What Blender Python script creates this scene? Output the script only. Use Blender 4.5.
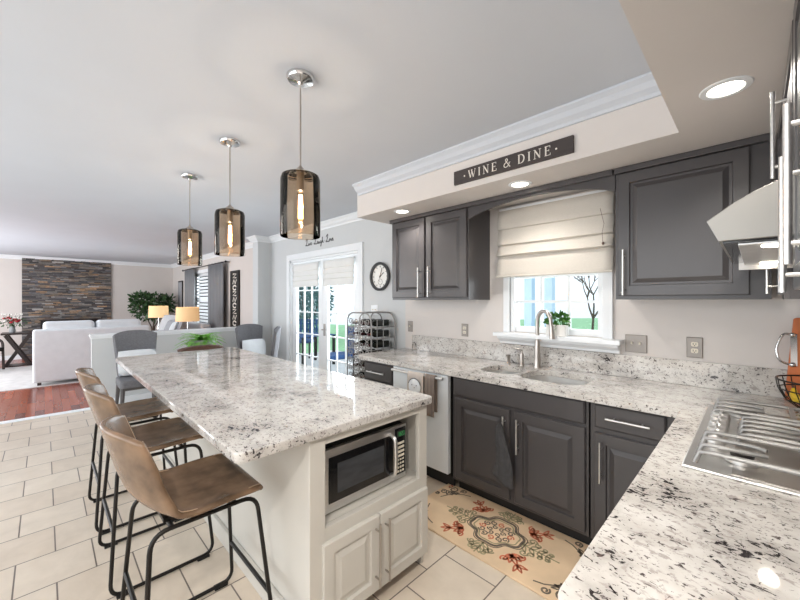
import bpy, bmesh, math, random
from mathutils import Vector, Matrix
from mathutils.geometry import tessellate_polygon
random.seed(7)
PI = math.pi
for o in list(bpy.data.objects): bpy.data.objects.remove(o)
C = bpy.context.scene.collection
S = bpy.context.scene

# ---------------------------------------------------------------- camera, world, lights, exposure
EYE = 1.434
cd = bpy.data.cameras.new('camera'); cam = bpy.data.objects.new('camera', cd); C.objects.link(cam)
cam.location = (0, 0, EYE); cam.rotation_euler = (PI/2, 0, PI/4)
cd.sensor_width = 36; cd.lens = 16.0; cd.shift_y = 0.0006; cd.clip_start = .02
S.camera = cam
W = bpy.data.worlds.new('world'); S.world = W; W.use_nodes = True
bg = W.node_tree.nodes['Background']; bg.inputs[0].default_value = (.80, .92, 1.0, 1); bg.inputs[1].default_value = 1.15
S.view_settings.view_transform = 'Standard'; S.view_settings.look = 'None'
S.view_settings.exposure = 0.32; S.view_settings.gamma = 1.0; S.view_settings.use_curve_mapping = False

def area(name, loc, rot, sx, sy, e, col=(1, 1, 1)):
    l = bpy.data.lights.new(name, 'AREA'); l.shape = 'RECTANGLE'; l.size = sx; l.size_y = sy; l.energy = e; l.color = col
    o = bpy.data.objects.new(name, l); C.objects.link(o); o.location = loc; o.rotation_euler = rot; return o
def point(name, loc, e, col=(1, .85, .65), r=.03):
    l = bpy.data.lights.new(name, 'POINT'); l.energy = e; l.color = col; l.shadow_soft_size = r
    o = bpy.data.objects.new(name, l); C.objects.link(o); o.location = loc; return o
def spot(name, loc, e, col=(1, .95, .88), size=2.6, r=.05):
    l = bpy.data.lights.new(name, 'SPOT'); l.energy = e; l.color = col; l.spot_size = size; l.spot_blend = .6; l.shadow_soft_size = r
    o = bpy.data.objects.new(name, l); C.objects.link(o); o.location = loc; return o
# added fill lights behind the camera, where the rear wall has no glazing
area('fill_kitchen', (-2.6, -2.5, 1.45), (PI/2, 0, 0), 5.0, 1.9, 92, (.88, .95, 1))
area('fill_living', (-9.3, -2.5, 1.45), (PI/2, 0, 0), 5.0, 1.9, 165, (.93, .97, 1))
# daylight entering by the kitchen window, the french door and the living room window
area('daylight_door', (-4.39, 3.7, 1.5), (-PI/2-.15, 0, 0), 2.2, 2.0, 95, (.90, .96, 1))
area('daylight_window', (-1.1, 3.6, 1.8), (-PI/2-.3, 0, 0), 1.2, .9, 20, (.93, .97, 1))
area('daylight_living_window', (-9.7, 3.6, 1.7), (-PI/2-.15, 0, 0), 1.6, 1.6, 45, (.95, .98, 1))

# ---------------------------------------------------------------- helpers
def lin(c):
    return tuple((x/12.92 if x <= .04045 else ((x+.055)/1.055)**2.4) for x in (v/255. for v in c)) + (1,)
class NT:
    def __init__(s, name):
        s.m = bpy.data.materials.new(name); s.m.use_nodes = True; s.t = s.m.node_tree; s.b = s.t.nodes['Principled BSDF']
    def n(s, k, **kw):
        q = s.t.nodes.new(k)
        for a, b in kw.items(): setattr(q, a, b)
        return q
    def l(s, a, b): s.t.links.new(a, b)
    def pos(s, scale=(1, 1, 1), rot=(0, 0, 0), local=False):
        m = s.n('ShaderNodeMapping'); m.inputs['Scale'].default_value = scale; m.inputs['Rotation'].default_value = rot
        if local: s.l(s.n('ShaderNodeTexCoord').outputs['Object'], m.inputs[0])
        else: s.l(s.n('ShaderNodeNewGeometry').outputs['Position'], m.inputs[0])
        return m.outputs[0]
    def noise(s, vec, scale, detail=3, rough=.5, dist=0):
        q = s.n('ShaderNodeTexNoise'); q.inputs['Scale'].default_value = scale; q.inputs['Detail'].default_value = detail
        q.inputs['Roughness'].default_value = rough; q.inputs['Distortion'].default_value = dist
        if vec: s.l(vec, q.inputs['Vector'])
        return q.outputs[0]
    def ramp(s, fac, stops):
        q = s.n('ShaderNodeValToRGB'); e = q.color_ramp.elements
        e[0].position, e[0].color = stops[0]; e[1].position, e[1].color = stops[-1]
        for p, c in stops[1:-1]: a = e.new(p); a.color = c
        s.l(fac, q.inputs[0]); return q.outputs[0]
    def mix(s, fac, a, b, mode='MIX'):
        q = s.n('ShaderNodeMix', data_type='RGBA', blend_type=mode)
        for k, v in ((0, fac), (6, a), (7, b)):
            if hasattr(v, 'links'): s.l(v, q.inputs[k])
            else: q.inputs[k].default_value = v
        return q.outputs[2]
    def bump(s, h, strength=.3, dist=.01):
        q = s.n('ShaderNodeBump'); q.inputs['Strength'].default_value = strength; q.inputs['Distance'].default_value = dist
        s.l(h, q.inputs['Height']); s.l(q.outputs[0], s.b.inputs['Normal'])
def mat(name, c, rough=.5, metal=0, var=.06, vs=6, bump=0, bs=60, stretch=(1, 1, 1), emit=None, es=0, spec=.5, local=False):
    t = NT(name); c = lin(c)
    p = t.pos(stretch, local=local)
    n = t.noise(p, vs, 3)
    a = tuple(max(0, x*(1-var)) for x in c[:3])+(1,); b = tuple(min(1, x*(1+var)) for x in c[:3])+(1,)
    t.l(t.ramp(n, [(.3, a), (.7, b)]), t.b.inputs['Base Color'])
    t.b.inputs['Roughness'].default_value = rough; t.b.inputs['Metallic'].default_value = metal
    t.b.inputs['Specular IOR Level'].default_value = spec
    if bump: t.bump(t.noise(p, bs, 4), bump, .004)
    if emit: t.b.inputs['Emission Color'].default_value = lin(emit); t.b.inputs['Emission Strength'].default_value = es
    return t.m
def granite():
    t = NT('granite'); p = t.pos((1, 1.45, 1.2), (0, 0, .6)); p0 = t.pos()
    base = t.ramp(t.noise(p0, 7, 5, .6), [(.3, lin((172, 167, 162))), (.5, lin((204, 200, 195))), (.75, lin((222, 220, 216)))])
    fac = t.ramp(t.noise(p, 30, 5, .65, .5), [(.38, (1, 1, 1, 1)), (.45, (0, 0, 0, 1))])
    c1 = t.mix(fac, base, lin((172, 165, 161)))
    f2 = t.ramp(t.noise(p, 70, 4, .6, .8), [(.365, (1, 1, 1, 1)), (.40, (0, 0, 0, 1))])
    c2 = t.mix(f2, c1, lin((88, 80, 78)))
    m1 = t.noise(p, 40, 6, .62, 1.0); lo = t.noise(p0, 7, 2)
    mm = t.n('ShaderNodeMath', operation='MULTIPLY_ADD'); t.l(lo, mm.inputs[0]); mm.inputs[1].default_value = .5; t.l(m1, mm.inputs[2])
    f3 = t.ramp(mm.outputs[0], [(.595, (1, 1, 1, 1)), (.62, (0, 0, 0, 1))])
    c3 = t.mix(f3, c2, lin((50, 45, 46)))
    f4 = t.ramp(t.noise(p0, 12, 3), [(.66, (0, 0, 0, 1)), (.75, (.35, .35, .35, 1))])
    c4 = t.mix(f4, c3, lin((176, 150, 140)))
    t.l(c4, t.b.inputs['Base Color']); t.b.inputs['Roughness'].default_value = .05
    t.b.inputs['Specular IOR Level'].default_value = .6
    return t.m
def brickmat(name, off, w, h, mort, c1, c2, cm, axes='yx', rough=.35, msz=.004, freq=2, noise_c=None, ns=(3, 3, 3)):
    t = NT(name); g = t.n('ShaderNodeNewGeometry'); sp = t.n('ShaderNodeSeparateXYZ'); t.l(g.outputs['Position'], sp.inputs[0])
    cb = t.n('ShaderNodeCombineXYZ')
    for i, a in enumerate(axes):
        ad = t.n('ShaderNodeMath', operation='ADD'); t.l(sp.outputs['xyz'.index(a)], ad.inputs[0]); ad.inputs[1].default_value = off[i]; t.l(ad.outputs[0], cb.inputs[i])
    b = t.n('ShaderNodeTexBrick'); b.offset = .5; b.offset_frequency = freq; t.l(cb.outputs[0], b.inputs['Vector'])
    b.inputs['Scale'].default_value = 1; b.inputs['Brick Width'].default_value = w; b.inputs['Row Height'].default_value = h
    b.inputs['Mortar Size'].default_value = msz; b.inputs['Mortar Smooth'].default_value = .1
    b.inputs['Color1'].default_value = lin(c1); b.inputs['Color2'].default_value = lin(c2); b.inputs['Mortar'].default_value = lin(cm)
    n = t.noise(t.pos(ns), 2.2, 6, .6, .4)
    v = t.ramp(n, [(.3, (.86, .85, .84, 1)), (.7, (1.0, 1.0, 1.0, 1))])
    t.l(t.mix(1, b.outputs['Color'], v, 'MULTIPLY'), t.b.inputs['Base Color']); t.b.inputs['Roughness'].default_value = rough
    inv = t.n('ShaderNodeMath', operation='SUBTRACT'); inv.inputs[0].default_value = 1; t.l(b.outputs['Fac'], inv.inputs[1]); t.bump(inv.outputs[0], .3, .002)
    return t.m
def glassmat(name, tint=(1, 1, 1), gl=.08, rough=.0, gcol=(1, 1, 1)):
    m = bpy.data.materials.new(name); m.use_nodes = True; t = m.node_tree; t.nodes.remove(t.nodes['Principled BSDF'])
    a = t.nodes.new('ShaderNodeBsdfTransparent'); a.inputs[0].default_value = tint+(1,)
    b = t.nodes.new('ShaderNodeBsdfGlossy'); b.inputs['Roughness'].default_value = rough; b.inputs[0].default_value = gcol+(1,)
    lw = t.nodes.new('ShaderNodeLayerWeight'); lw.inputs[0].default_value = gl
    mx = t.nodes.new('ShaderNodeMixShader'); t.links.new(lw.outputs['Fresnel' if gl < .3 else 'Facing'], mx.inputs[0])
    t.links.new(a.outputs[0], mx.inputs[1]); t.links.new(b.outputs[0], mx.inputs[2]); t.links.new(mx.outputs[0], t.nodes['Material Output'].inputs[0])
    return m
def attrmat(name, rough=.75, bump=.5, bs=40):
    t = NT(name); a = t.n('ShaderNodeVertexColor', layer_name='tone'); n = t.noise(t.pos((1, 1, 2.5)), 22, 5, .65)
    v = t.ramp(n, [(.3, (.62, .6, .6, 1)), (.7, (1.15, 1.12, 1.1, 1))])
    t.l(t.mix(1, a.outputs[0], v, 'MULTIPLY'), t.b.inputs['Base Color']); t.b.inputs['Roughness'].default_value = rough
    t.bump(t.noise(t.pos(), bs, 4), bump, .01); return t.m

M = {}
M['wall_warm'] = mat('wall_warm', (216, 210, 206), .85, var=.01)
M['wall_cool'] = mat('wall_cool', (206, 208, 209), .85, var=.01)
M['wall_far'] = mat('wall_far', (212, 205, 200), .85, var=.01)
M['ceil'] = mat('ceiling_paint', (203, 208, 216), .9, var=.015, vs=2, bump=.05, bs=20)
M['white'] = mat('white_trim_paint', (234, 237, 240), .45, var=.01)
M['tile'] = brickmat('floor_tile', (-1.442, 1.2386), .3105, .3185, .004, (230, 217, 200), (220, 205, 187), (118, 106, 98), 'yx', .28, .0035)
M['woodfloor'] = brickmat('cherry_plank_floor', (0, 0), 1.1, .085, .002, (178, 92, 62), (118, 54, 38), (60, 26, 18), 'xy', .22, .001, ns=(2, 14, 2))
M['cab'] = mat('charcoal_cabinet_paint', (74, 71, 72), .30, var=.07, vs=4, stretch=(1, 1, .4))
M['cabdark'] = mat('toe_kick_black', (32, 31, 32), .6)
M['island'] = mat('island_cabinet_paint', (203, 199, 191), .5, var=.02)
M['steel'] = mat('brushed_steel', (222, 221, 219), .36, 1, var=.06, vs=8, stretch=(1, 1, 12), bump=.03)
M['hoodsteel'] = mat('hood_steel', (152, 149, 144), .42, 1, var=.03)
M['chrome'] = mat('polished_chrome', (215, 215, 215), .12, 1, var=.02)
M['nickel'] = mat('brushed_nickel', (178, 172, 166), .3, 1, var=.04)
M['dwwhite'] = mat('dishwasher_steel', (226, 231, 235), .35, .05, var=.02, vs=3)
M['black'] = mat('black_gloss', (16, 16, 18), .12, var=.1)
M['blackm'] = mat('black_metal', (36, 33, 31), .4, .5, var=.1)
M['blackmat'] = mat('black_matte', (26, 24, 24), .7)
M['leather'] = mat('brown_leather', (118, 94, 73), .27, var=.45, vs=9, bump=.12, bs=120, local=True)
M['stitch'] = mat('stitch_thread', (190, 160, 132), .7)
M['greyfab'] = mat('grey_fabric', (112, 112, 116), .9, var=.15, vs=60, bump=.3, bs=300)
M['darkleg'] = mat('grey_stained_wood', (84, 80, 80), .5, var=.15, stretch=(1, 1, .2))
M['whitefab'] = mat('white_fabric', (226, 230, 234), .9, var=.03, vs=10, bump=.2, bs=80)
M['sofagrey'] = mat('light_grey_upholstery', (196, 196, 198), .9, var=.05, vs=20, bump=.2, bs=90)
M['pillowgrey'] = mat('grey_pillow', (160, 160, 164), .9, var=.12, vs=25)
M['linen'] = mat('cream_linen', (208, 202, 193), .9, var=.03, vs=60, stretch=(1, 1, 3), bump=.15, bs=200)
M['curtain'] = mat('grey_curtain', (126, 127, 130), .8, var=.06, vs=6, stretch=(3, 3, .3))
M['shadewhite'] = mat('white_shade_fabric', (232, 232, 230), .9, var=.02)
M['brownwood'] = mat('walnut_wood', (92, 66, 56), .45, var=.2, vs=5, stretch=(1, 6, 6))
M['boardwood'] = mat('orange_brown_board', (196, 106, 52), .4, var=.2, vs=4, stretch=(8, 8, 1))
M['tablewood'] = mat('grey_table_wood', (120, 108, 100), .4, var=.2, stretch=(8, 1, 1))
M['espresso'] = mat('espresso_wood', (44, 32, 30), .35, var=.2)
M['signwood'] = mat('sign_board', (62, 54, 52), .6, var=.15, stretch=(1, 8, 8))
M['letter'] = mat('sign_letter_paint', (232, 226, 216), .6, var=.03)
M['decal'] = mat('wall_decal_vinyl', (52, 50, 52), .5)
M['clockface'] = mat('clock_face', (236, 234, 230), .5, var=.02)
M['clockrim'] = mat('clock_rim', (60, 60, 62), .4)
M['plate'] = mat('brushed_plate', (150, 143, 137), .4, .35, var=.05)
M['ivory'] = mat('ivory_plastic', (226, 218, 202), .4, var=.01)
M['mat'] = mat('kitchen_mat', (228, 200, 166), .8, var=.08, vs=5)
M['matdark'] = mat('mat_grey_print', (110, 98, 86), .8, var=.3, vs=30)
M['matred'] = mat('mat_red_print', (204, 116, 86), .8, var=.2, vs=30)
M['matgreen'] = mat('mat_sage_print', (158, 150, 118), .8, var=.2, vs=30)
M['leaf'] = mat('leaf_green', (70, 120, 50), .5, var=.35, vs=14)
M['fern'] = mat('fern_green', (128, 190, 82), .5, var=.3, vs=20)
M['darkleaf'] = mat('ficus_leaf', (52, 82, 44), .5, var=.4, vs=9)
M['bark'] = mat('bark', (90, 76, 66), .8, var=.2)
M['pot'] = mat('grey_ceramic', (150, 152, 154), .4, var=.15, vs=30)
M['whitepot'] = mat('white_ceramic', (232, 230, 226), .35, var=.02)
M['yellow'] = mat('banana_yellow', (236, 200, 52), .45, var=.1, vs=12)
M['lemon'] = mat('lemon_yellow', (242, 214, 60), .4, var=.06, vs=30, bump=.15, bs=150)
M['red'] = mat('red_petals', (170, 36, 52), .6, var=.3, vs=30)
M['petalwhite'] = mat('white_petals', (226, 222, 216), .6, var=.08)
M['lampshade'] = mat('lamp_shade_fabric', (236, 206, 160), .8, var=.02, emit=(255, 195, 130), es=.28)
M['glass'] = glassmat('window_glass', (1, 1, 1), .06)
M['smoke'] = glassmat('smoked_glass', (.89, .82, .74), .26, .02, (.95, .90, .84))
M['clear'] = glassmat('clear_glass', (.93, .95, .95), .12)
M['bulb'] = mat('bulb_glow', (255, 225, 180), .3, var=0, emit=(255, 205, 145), es=22)
M['lens'] = mat('downlight_lens', (255, 250, 240), .3, var=0, emit=(255, 246, 228), es=7)
M['led'] = mat('hood_led', (255, 250, 240), .3, var=0, emit=(255, 246, 225), es=14)
M['green_led'] = mat('microwave_digits', (30, 90, 45), .4, var=0, emit=(90, 210, 120), es=.35)
M['bottle'] = glassmat('bottle_glass', (.10, .13, .08), .35, .05)
M['bottle'] = mat('bottle_glass_dark', (30, 34, 28), .1, var=.1)
M['foil'] = mat('bottle_foil', (70, 26, 30), .35, .3)
M['wire'] = mat('grey_wire', (150, 148, 146), .4, .5)
M['towel'] = mat('charcoal_towel', (70, 70, 72), .95, var=.15, vs=40, bump=.3, bs=150)
M['towelprint'] = mat('printed_towel', (196, 186, 178), .95, var=.06, vs=20)
M['towelstripe'] = mat('brown_grey_towel', (128, 116, 108), .95, var=.35, vs=18, stretch=(6, 1, .1))
M['stone'] = attrmat('stacked_ledger_stone')
M['granite'] = granite()
M['rug'] = mat('pale_rug', (206, 202, 200), .95, var=.10, vs=7, bump=.3, bs=90)
M['grass'] = mat('lawn_grass', (150, 196, 150), .9, var=.15, vs=5, bump=.4, bs=30)
M['drive'] = mat('pale_driveway', (236, 238, 240), .9, var=.03)
M['patio'] = mat('patio_concrete', (205, 205, 205), .8, var=.05)
M['bluepaint'] = mat('porch_post_paint', (190, 212, 232), .6, var=.02)
M['hedge'] = mat('garden_leaf', (92, 128, 134), .7, var=.35, vs=8)
M['navy'] = mat('navy_cushion', (44, 76, 122), .8, var=.1)
M['marble'] = M['white']
M['cavity_grey'] = mat('microwave_cavity', (58, 60, 64), .25, var=.3, vs=5, stretch=(1, 1, 5))  # dark grey in soft horizontal streaks

class MB:
    def __init__(s): s.v = []; s.f = []; s.c = None
    def add(s, vs, fs):
        b = len(s.v); s.v += [Vector(q) for q in vs]; s.f += [tuple(b+i for i in q) for q in fs]; return s
    def box(s, x0, x1, y0, y1, z0, z1, m=None):
        vs = [Vector(p) for p in ((x0, y0, z0), (x1, y0, z0), (x1, y1, z0), (x0, y1, z0), (x0, y0, z1), (x1, y0, z1), (x1, y1, z1), (x0, y1, z1))]
        if m is not None: vs = [m @ v for v in vs]
        return s.add(vs, [(0, 3, 2, 1), (4, 5, 6, 7), (0, 1, 5, 4), (1, 2, 6, 5), (2, 3, 7, 6), (3, 0, 4, 7)])
    def tube(s, pts, r, n=8, closed=False, flat=None):
        pts = [Vector(p) for p in pts]; k = len(pts); rr = r if isinstance(r, (list, tuple)) else [r]*k
        up = None; rings = []
        for i, p in enumerate(pts):
            if closed: t = pts[(i+1) % k]-pts[i-1]
            else: t = pts[min(i+1, k-1)]-pts[max(i-1, 0)]
            if t.length < 1e-9: t = Vector((0, 0, 1))
            t.normalize()
            if up is None:
                up = Vector((0, 0, 1)) if abs(t.z) < .9 else Vector((1, 0, 0))
            up = (up - t*up.dot(t)); up.normalize(); sd = t.cross(up)
            fl = flat if flat else 1
            rings.append([p + (up*math.sin(2*PI*j/n)*fl+sd*math.cos(2*PI*j/n))*rr[i] for j in range(n)])
        vs = [q for r_ in rings for q in r_]; fs = []
        for i in range(k if closed else k-1):
            a = i*n; b = ((i+1) % k)*n
            for j in range(n): fs.append((a+j, a+(j+1) % n, b+(j+1) % n, b+j))
        if not closed: fs.append(tuple(reversed(range(n)))); fs.append(tuple((k-1)*n+j for j in range(n)))
        return s.add(vs, fs)
    def cyl(s, p0, p1, r0, r1=None, n=16): return s.tube([p0, p1], [r0, r0 if r1 is None else r1], n)
    def lathe(s, prof, c=(0, 0, 0), n=24, cap=True, m=None):
        c = Vector(c); k = len(prof); vs = []; fs = []
        for r, z in prof:
            for j in range(n):
                q = Vector((r*math.cos(2*PI*j/n), r*math.sin(2*PI*j/n), z))
                vs.append((m @ q if m is not None else q)+c)
        for i in range(k-1):
            for j in range(n): fs.append((i*n+j, i*n+(j+1) % n, (i+1)*n+(j+1) % n, (i+1)*n+j))
        if cap: fs.append(tuple(reversed(range(n)))); fs.append(tuple((k-1)*n+j for j in range(n)))
        return s.add(vs, fs)
    def sph(s, c, r, n=12, sc=(1, 1, 1), m=None):
        c = Vector(c); k = max(5, n//2+1); vs = []; fs = []
        for i in range(k):
            a = PI*(i/(k-1))
            a = min(max(a, .02), PI-.02)
            for j in range(n):
                q = Vector((math.sin(a)*math.cos(2*PI*j/n)*sc[0], math.sin(a)*math.sin(2*PI*j/n)*sc[1], math.cos(a)*sc[2]))*r
                if m is not None: q = m @ q
                vs.append(q+c)
        for i in range(k-1):
            for j in range(n): fs.append((i*n+j, (i+1)*n+j, (i+1)*n+(j+1) % n, i*n+(j+1) % n))
        fs.append(tuple(range(n))); fs.append(tuple((k-1)*n+j for j in reversed(range(n))))
        return s.add(vs, fs)
    def prism(s, poly, a, b, axis='z', holes=()):
        def P3(p, h):
            return {'z': (p[0], p[1], h), 'x': (h, p[0], p[1]), 'y': (p[0], h, p[1])}[axis]
        loops = [list(poly)]+[list(h) for h in holes]; flat = [p for l in loops for p in l]
        tri = tessellate_polygon([[Vector((p[0], p[1], 0)) for p in l] for l in loops])
        n = len(flat); vs = [P3(p, a) for p in flat]+[P3(p, b) for p in flat]; fs = []
        if len(loops) == 1: fs += [tuple(reversed(range(n))), tuple(range(n, 2*n))]
        else:
            for t in tri: fs.append(tuple(t)); fs.append(tuple(n+i for i in reversed(t)))
        o = 0
        for l in loops:
            for i in range(len(l)): j = (i+1) % len(l); fs.append((o+i, o+j, n+o+j, n+o+i))
            o += len(l)
        return s.add(vs, fs)
    def grid(s, fn, nu, nv):
        vs = [fn(i/(nu-1), j/(nv-1)) for i in range(nu) for j in range(nv)]
        return s.add(vs, [(i*nv+j, (i+1)*nv+j, (i+1)*nv+j+1, i*nv+j+1) for i in range(nu-1) for j in range(nv-1)])
    def ringloft(s, w, h, loops, x0=0, z0=0, y=0):
        vs = []; fs = []
        for d, yy in loops:
            vs += [(x0+d, y+yy, z0+d), (x0+w-d, y+yy, z0+d), (x0+w-d, y+yy, z0+h-d), (x0+d, y+yy, z0+h-d)]
        for i in range(len(loops)-1):
            for j in range(4): fs.append((i*4+j, i*4+(j+1) % 4, (i+1)*4+(j+1) % 4, (i+1)*4+j))
        k = (len(loops)-1)*4; fs.append((k, k+1, k+2, k+3)); fs.append((3, 2, 1, 0))
        return s.add(vs, fs)
    def build(s, name, mt, parent=None, smooth=0, bevel=0, solid=0, sub=0, seg=2, tones=None):
        vs = s.v
        off = Vector((0, 0, 0))
        if parent is None and vs:
            xs = [v.x for v in vs]; ys = [v.y for v in vs]; zs = [v.z for v in vs]
            off = Vector(((min(xs)+max(xs))/2, (min(ys)+max(ys))/2, min(zs)))
        me = bpy.data.meshes.new(name); me.from_pydata([tuple(v-off) for v in vs], [], s.f)
        bm = bmesh.new(); bm.from_mesh(me); bmesh.ops.recalc_face_normals(bm, faces=bm.faces)
        if smooth:
            for f in bm.faces: f.smooth = True
            for e in bm.edges:
                if len(e.link_faces) == 2 and e.calc_face_angle(0) > smooth: e.smooth = False
        bm.to_mesh(me); bm.free()
        if tones:
            ca = me.color_attributes.new('tone', 'FLOAT_COLOR', 'CORNER')
            for pi, p in enumerate(me.polygons):
                for li in p.loop_indices: ca.data[li].color = tones[pi]
        me.materials.append(M[mt] if isinstance(mt, str) else mt)
        o = bpy.data.objects.new(name, me); C.objects.link(o); o.location = off
        if parent is not None: o.parent = parent
        if solid: q = o.modifiers.new('solid', 'SOLIDIFY'); q.thickness = solid; q.offset = 0
        if bevel: q = o.modifiers.new('bevel', 'BEVEL'); q.width = bevel; q.segments = seg; q.limit_method = 'ANGLE'; q.angle_limit = .6
        if sub: q = o.modifiers.new('sub', 'SUBSURF'); q.levels = sub; q.render_levels = sub
        return o
SM = .7
def tag(o, label, cat, group=None, kind=None):
    o['label'] = label; o['category'] = cat
    if group: o['group'] = group
    if kind: o['kind'] = kind
    return o
def T(name, label, cat, loc=(0, 0, 0), rz=0, group=None):
    o = bpy.data.objects.new(name, None); C.objects.link(o); o.location = loc; o.rotation_euler = (0, 0, rz); o.empty_display_size = .1
    return tag(o, label, cat, group)
def ST(name, mb, mt, parent=None, **k):
    o = mb.build(name, mt, parent, **k)
    if parent is None: o['kind'] = 'structure'
    return o
def SE(name, loc=(0, 0, 0)):
    o = bpy.data.objects.new(name, None); C.objects.link(o); o.location = loc; o['kind'] = 'structure'; return o
def kids(o): return [c for c in C.objects if c.parent == o]
def dup(o, loc=None, rz=None, label=None, parent=None):
    c = o.copy(); C.objects.link(c); ch = kids(o)
    if parent is not None: c.parent = parent
    if loc is not None: c.location = loc
    if rz is not None: c.rotation_euler = (0, 0, rz)
    if label: c['label'] = label
    for k in ch: dup(k, parent=c)
    return c
def rrect(x0, x1, y0, y1, r, n=6):
    pts = []
    for cx, cy, a in ((x1-r, y1-r, 0), (x0+r, y1-r, PI/2), (x0+r, y0+r, PI), (x1-r, y0+r, 1.5*PI)):
        for i in range(n+1): t = a+PI/2*i/n; pts.append((cx+r*math.cos(t), cy+r*math.sin(t)))
    return pts
def fillet(pts, r, n=5, closed=False):
    pts = [Vector(p) for p in pts]; out = []; k = len(pts)
    for i, p in enumerate(pts):
        if not closed and i in (0, k-1): out.append(p); continue
        a = pts[i-1]; b = pts[(i+1) % k]; ra = min(r, (a-p).length*.45); rb = min(r, (b-p).length*.45)
        A = p+(a-p).normalized()*ra; B = p+(b-p).normalized()*rb
        for j in range(n+1): t = j/n; out.append(A*(1-t)**2+p*2*t*(1-t)+B*t*t)
    return out
def pillow(cx, cy, cz, w, h, d, m=None, n=9):
    mb = MB()
    for sgn in (1, -1):
        def fn(u, v):
            a, b = 2*u-1, 2*v-1; e = max(0, (1-a**4))*max(0, (1-b**4)); pin = 1-.06*(abs(a)*abs(b))**2*2
            q = Vector((a*w/2*(1-.05*b*b), sgn*d/2*e**.6, b*h/2*(1-.05*a*a)))*1
            return (m @ q if m is not None else q)+Vector((cx, cy, cz))
        mb.grid(fn, n, n)
    return mb

# ---------------------------------------------------------------- the setting
WY = 2.80; RX = .41; FX = -12.7; BY = -2.6; CZ = 2.53; SZ = 2.234
ST('floor', MB().box(-6.17, RX+.1, BY-.1, WY+.12, -.1, 0), 'tile')
ST('floor', MB().box(FX-.1, -6.29, BY-.1, WY+.12, -.1, 0), 'woodfloor')
ST('trim_1', MB().box(-6.29, -6.17, BY-.1, WY, -.1, .006), 'white')
ST('ceiling', MB().box(FX-.1, RX+.1, BY-.1, WY+.12, CZ, CZ+.1), 'ceil')
ST('ceiling_soffit', MB().box(-2.717, RX, 2.135, WY, SZ, CZ).box(-.258, RX, BY, 2.135, SZ, CZ), 'wall_warm')
# window wall with openings
DX0, DX1, DZ = -5.30, -3.53, 2.07
KX0, KX1, KZ0, KZ1 = -1.475, -.765, 1.17, 2.08
LX0, LX1, LZ0, LZ1 = -10.40, -9.0, .75, 2.12
wm = MB()
for x0, x1, z0, z1 in ((FX, LX0, 0, CZ), (LX0, LX1, 0, LZ0), (LX0, LX1, LZ1, CZ), (LX1, -6.0, 0, CZ)): wm.box(x0, x1, WY, WY+.12, z0, z1)
ST('wall_back', wm, 'wall_far')
wm = MB()
for x0, x1, z0, z1 in ((-6.0, DX0, 0, CZ), (DX0, DX1, DZ, CZ), (DX1, -2.717, 0, CZ)): wm.box(x0, x1, WY, WY+.12, z0, z1)
ST('wall_back', wm, 'wall_cool')
wm = MB()
for x0, x1, z0, z1 in ((-2.717, KX0, 0, CZ), (KX0, KX1, 0, KZ0), (KX0, KX1, KZ1, CZ), (KX1, RX, 0, CZ)): wm.box(x0, x1, WY, WY+.12, z0, z1)
ST('wall_back', wm, 'wall_warm')
ST('wall_right', MB().box(RX, RX+.1, BY, WY+.12, 0, CZ), 'wall_warm')
ST('wall_far', MB().box(FX-.1, FX, BY, WY+.12, 0, CZ), 'wall_far')
ST('wall_front', MB().box(FX, RX, BY-.1, BY, 0, CZ), 'wall_far')
ST('wall_pilaster', MB().box(-6.20, -5.99, 2.57, WY, 0, CZ), 'wall_cool')
ST('wall_half', MB().box(-6.29, -6.17, .44, 2.57, 0, .95), 'wall_cool')
ST('trim_2', MB().box(-6.31, -6.15, .42, 2.57, .95, .985).box(-6.30, -6.16, .43, 2.57, .925, .95), 'white', bevel=.004)
def crown(pts, name, cm='white'):
    # profile (out from the wall, down from the ceiling), swept along inside corners by mitred offset
    prof = [(0, 0), (.085, 0), (.085, -.012), (.06, -.03), (.045, -.055), (.018, -.075), (.014, -.092), (0, -.092)]
    mb = MB(); n = len(pts); vs = []
    nn = []
    for i in range(n-1):
        d = (Vector(pts[i+1])-Vector(pts[i])).normalized(); nn.append(Vector((-d.y, d.x)))
    for i in range(n):
        a = nn[max(i-1, 0)]; b = nn[min(i, n-2)]; m_ = (a+b); m_ = m_/max(.3, m_.dot(a)) if m_.length > .01 else a
        for o, z in prof: vs.append((pts[i][0]+m_.x*o, pts[i][1]+m_.y*o, CZ+z-.001))
    k = len(prof); fs = [(i*k+j, i*k+(j+1) % k, (i+1)*k+(j+1) % k, (i+1)*k+j) for i in range(n-1) for j in range(k)]
    fs += [tuple(range(k)), tuple((n-1)*k+j for j in range(k))]
    mb.add(vs, fs); ST(name, mb, cm)
crown([(-2.716, WY), (-5.99, WY), (-5.99, 2.57), (-6.20, 2.57), (-6.20, WY), (FX, WY), (FX, BY), (-.26, BY)], 'trim_3')
crown([(-.26, 2.135), (-2.69, 2.135)], 'trim_4', 'ceil')
def base(name, x0, x1, y0, y1): ST(name, MB().box(x0, x1, y0, y1, .0, .11), 'white', bevel=.004)
base('baseboard_back', FX, -6.20, WY-.015, WY); base('baseboard_back', -5.99, DX0-.09, WY-.015, WY); base('baseboard_back', DX1+.09, -2.66, WY-.015, WY)
base('baseboard_far', FX, FX+.015, BY, -.39); base('baseboard_far', FX, FX+.015, 1.33, WY); base('baseboard_half', -6.17, -6.155, .44, 2.57)
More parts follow.
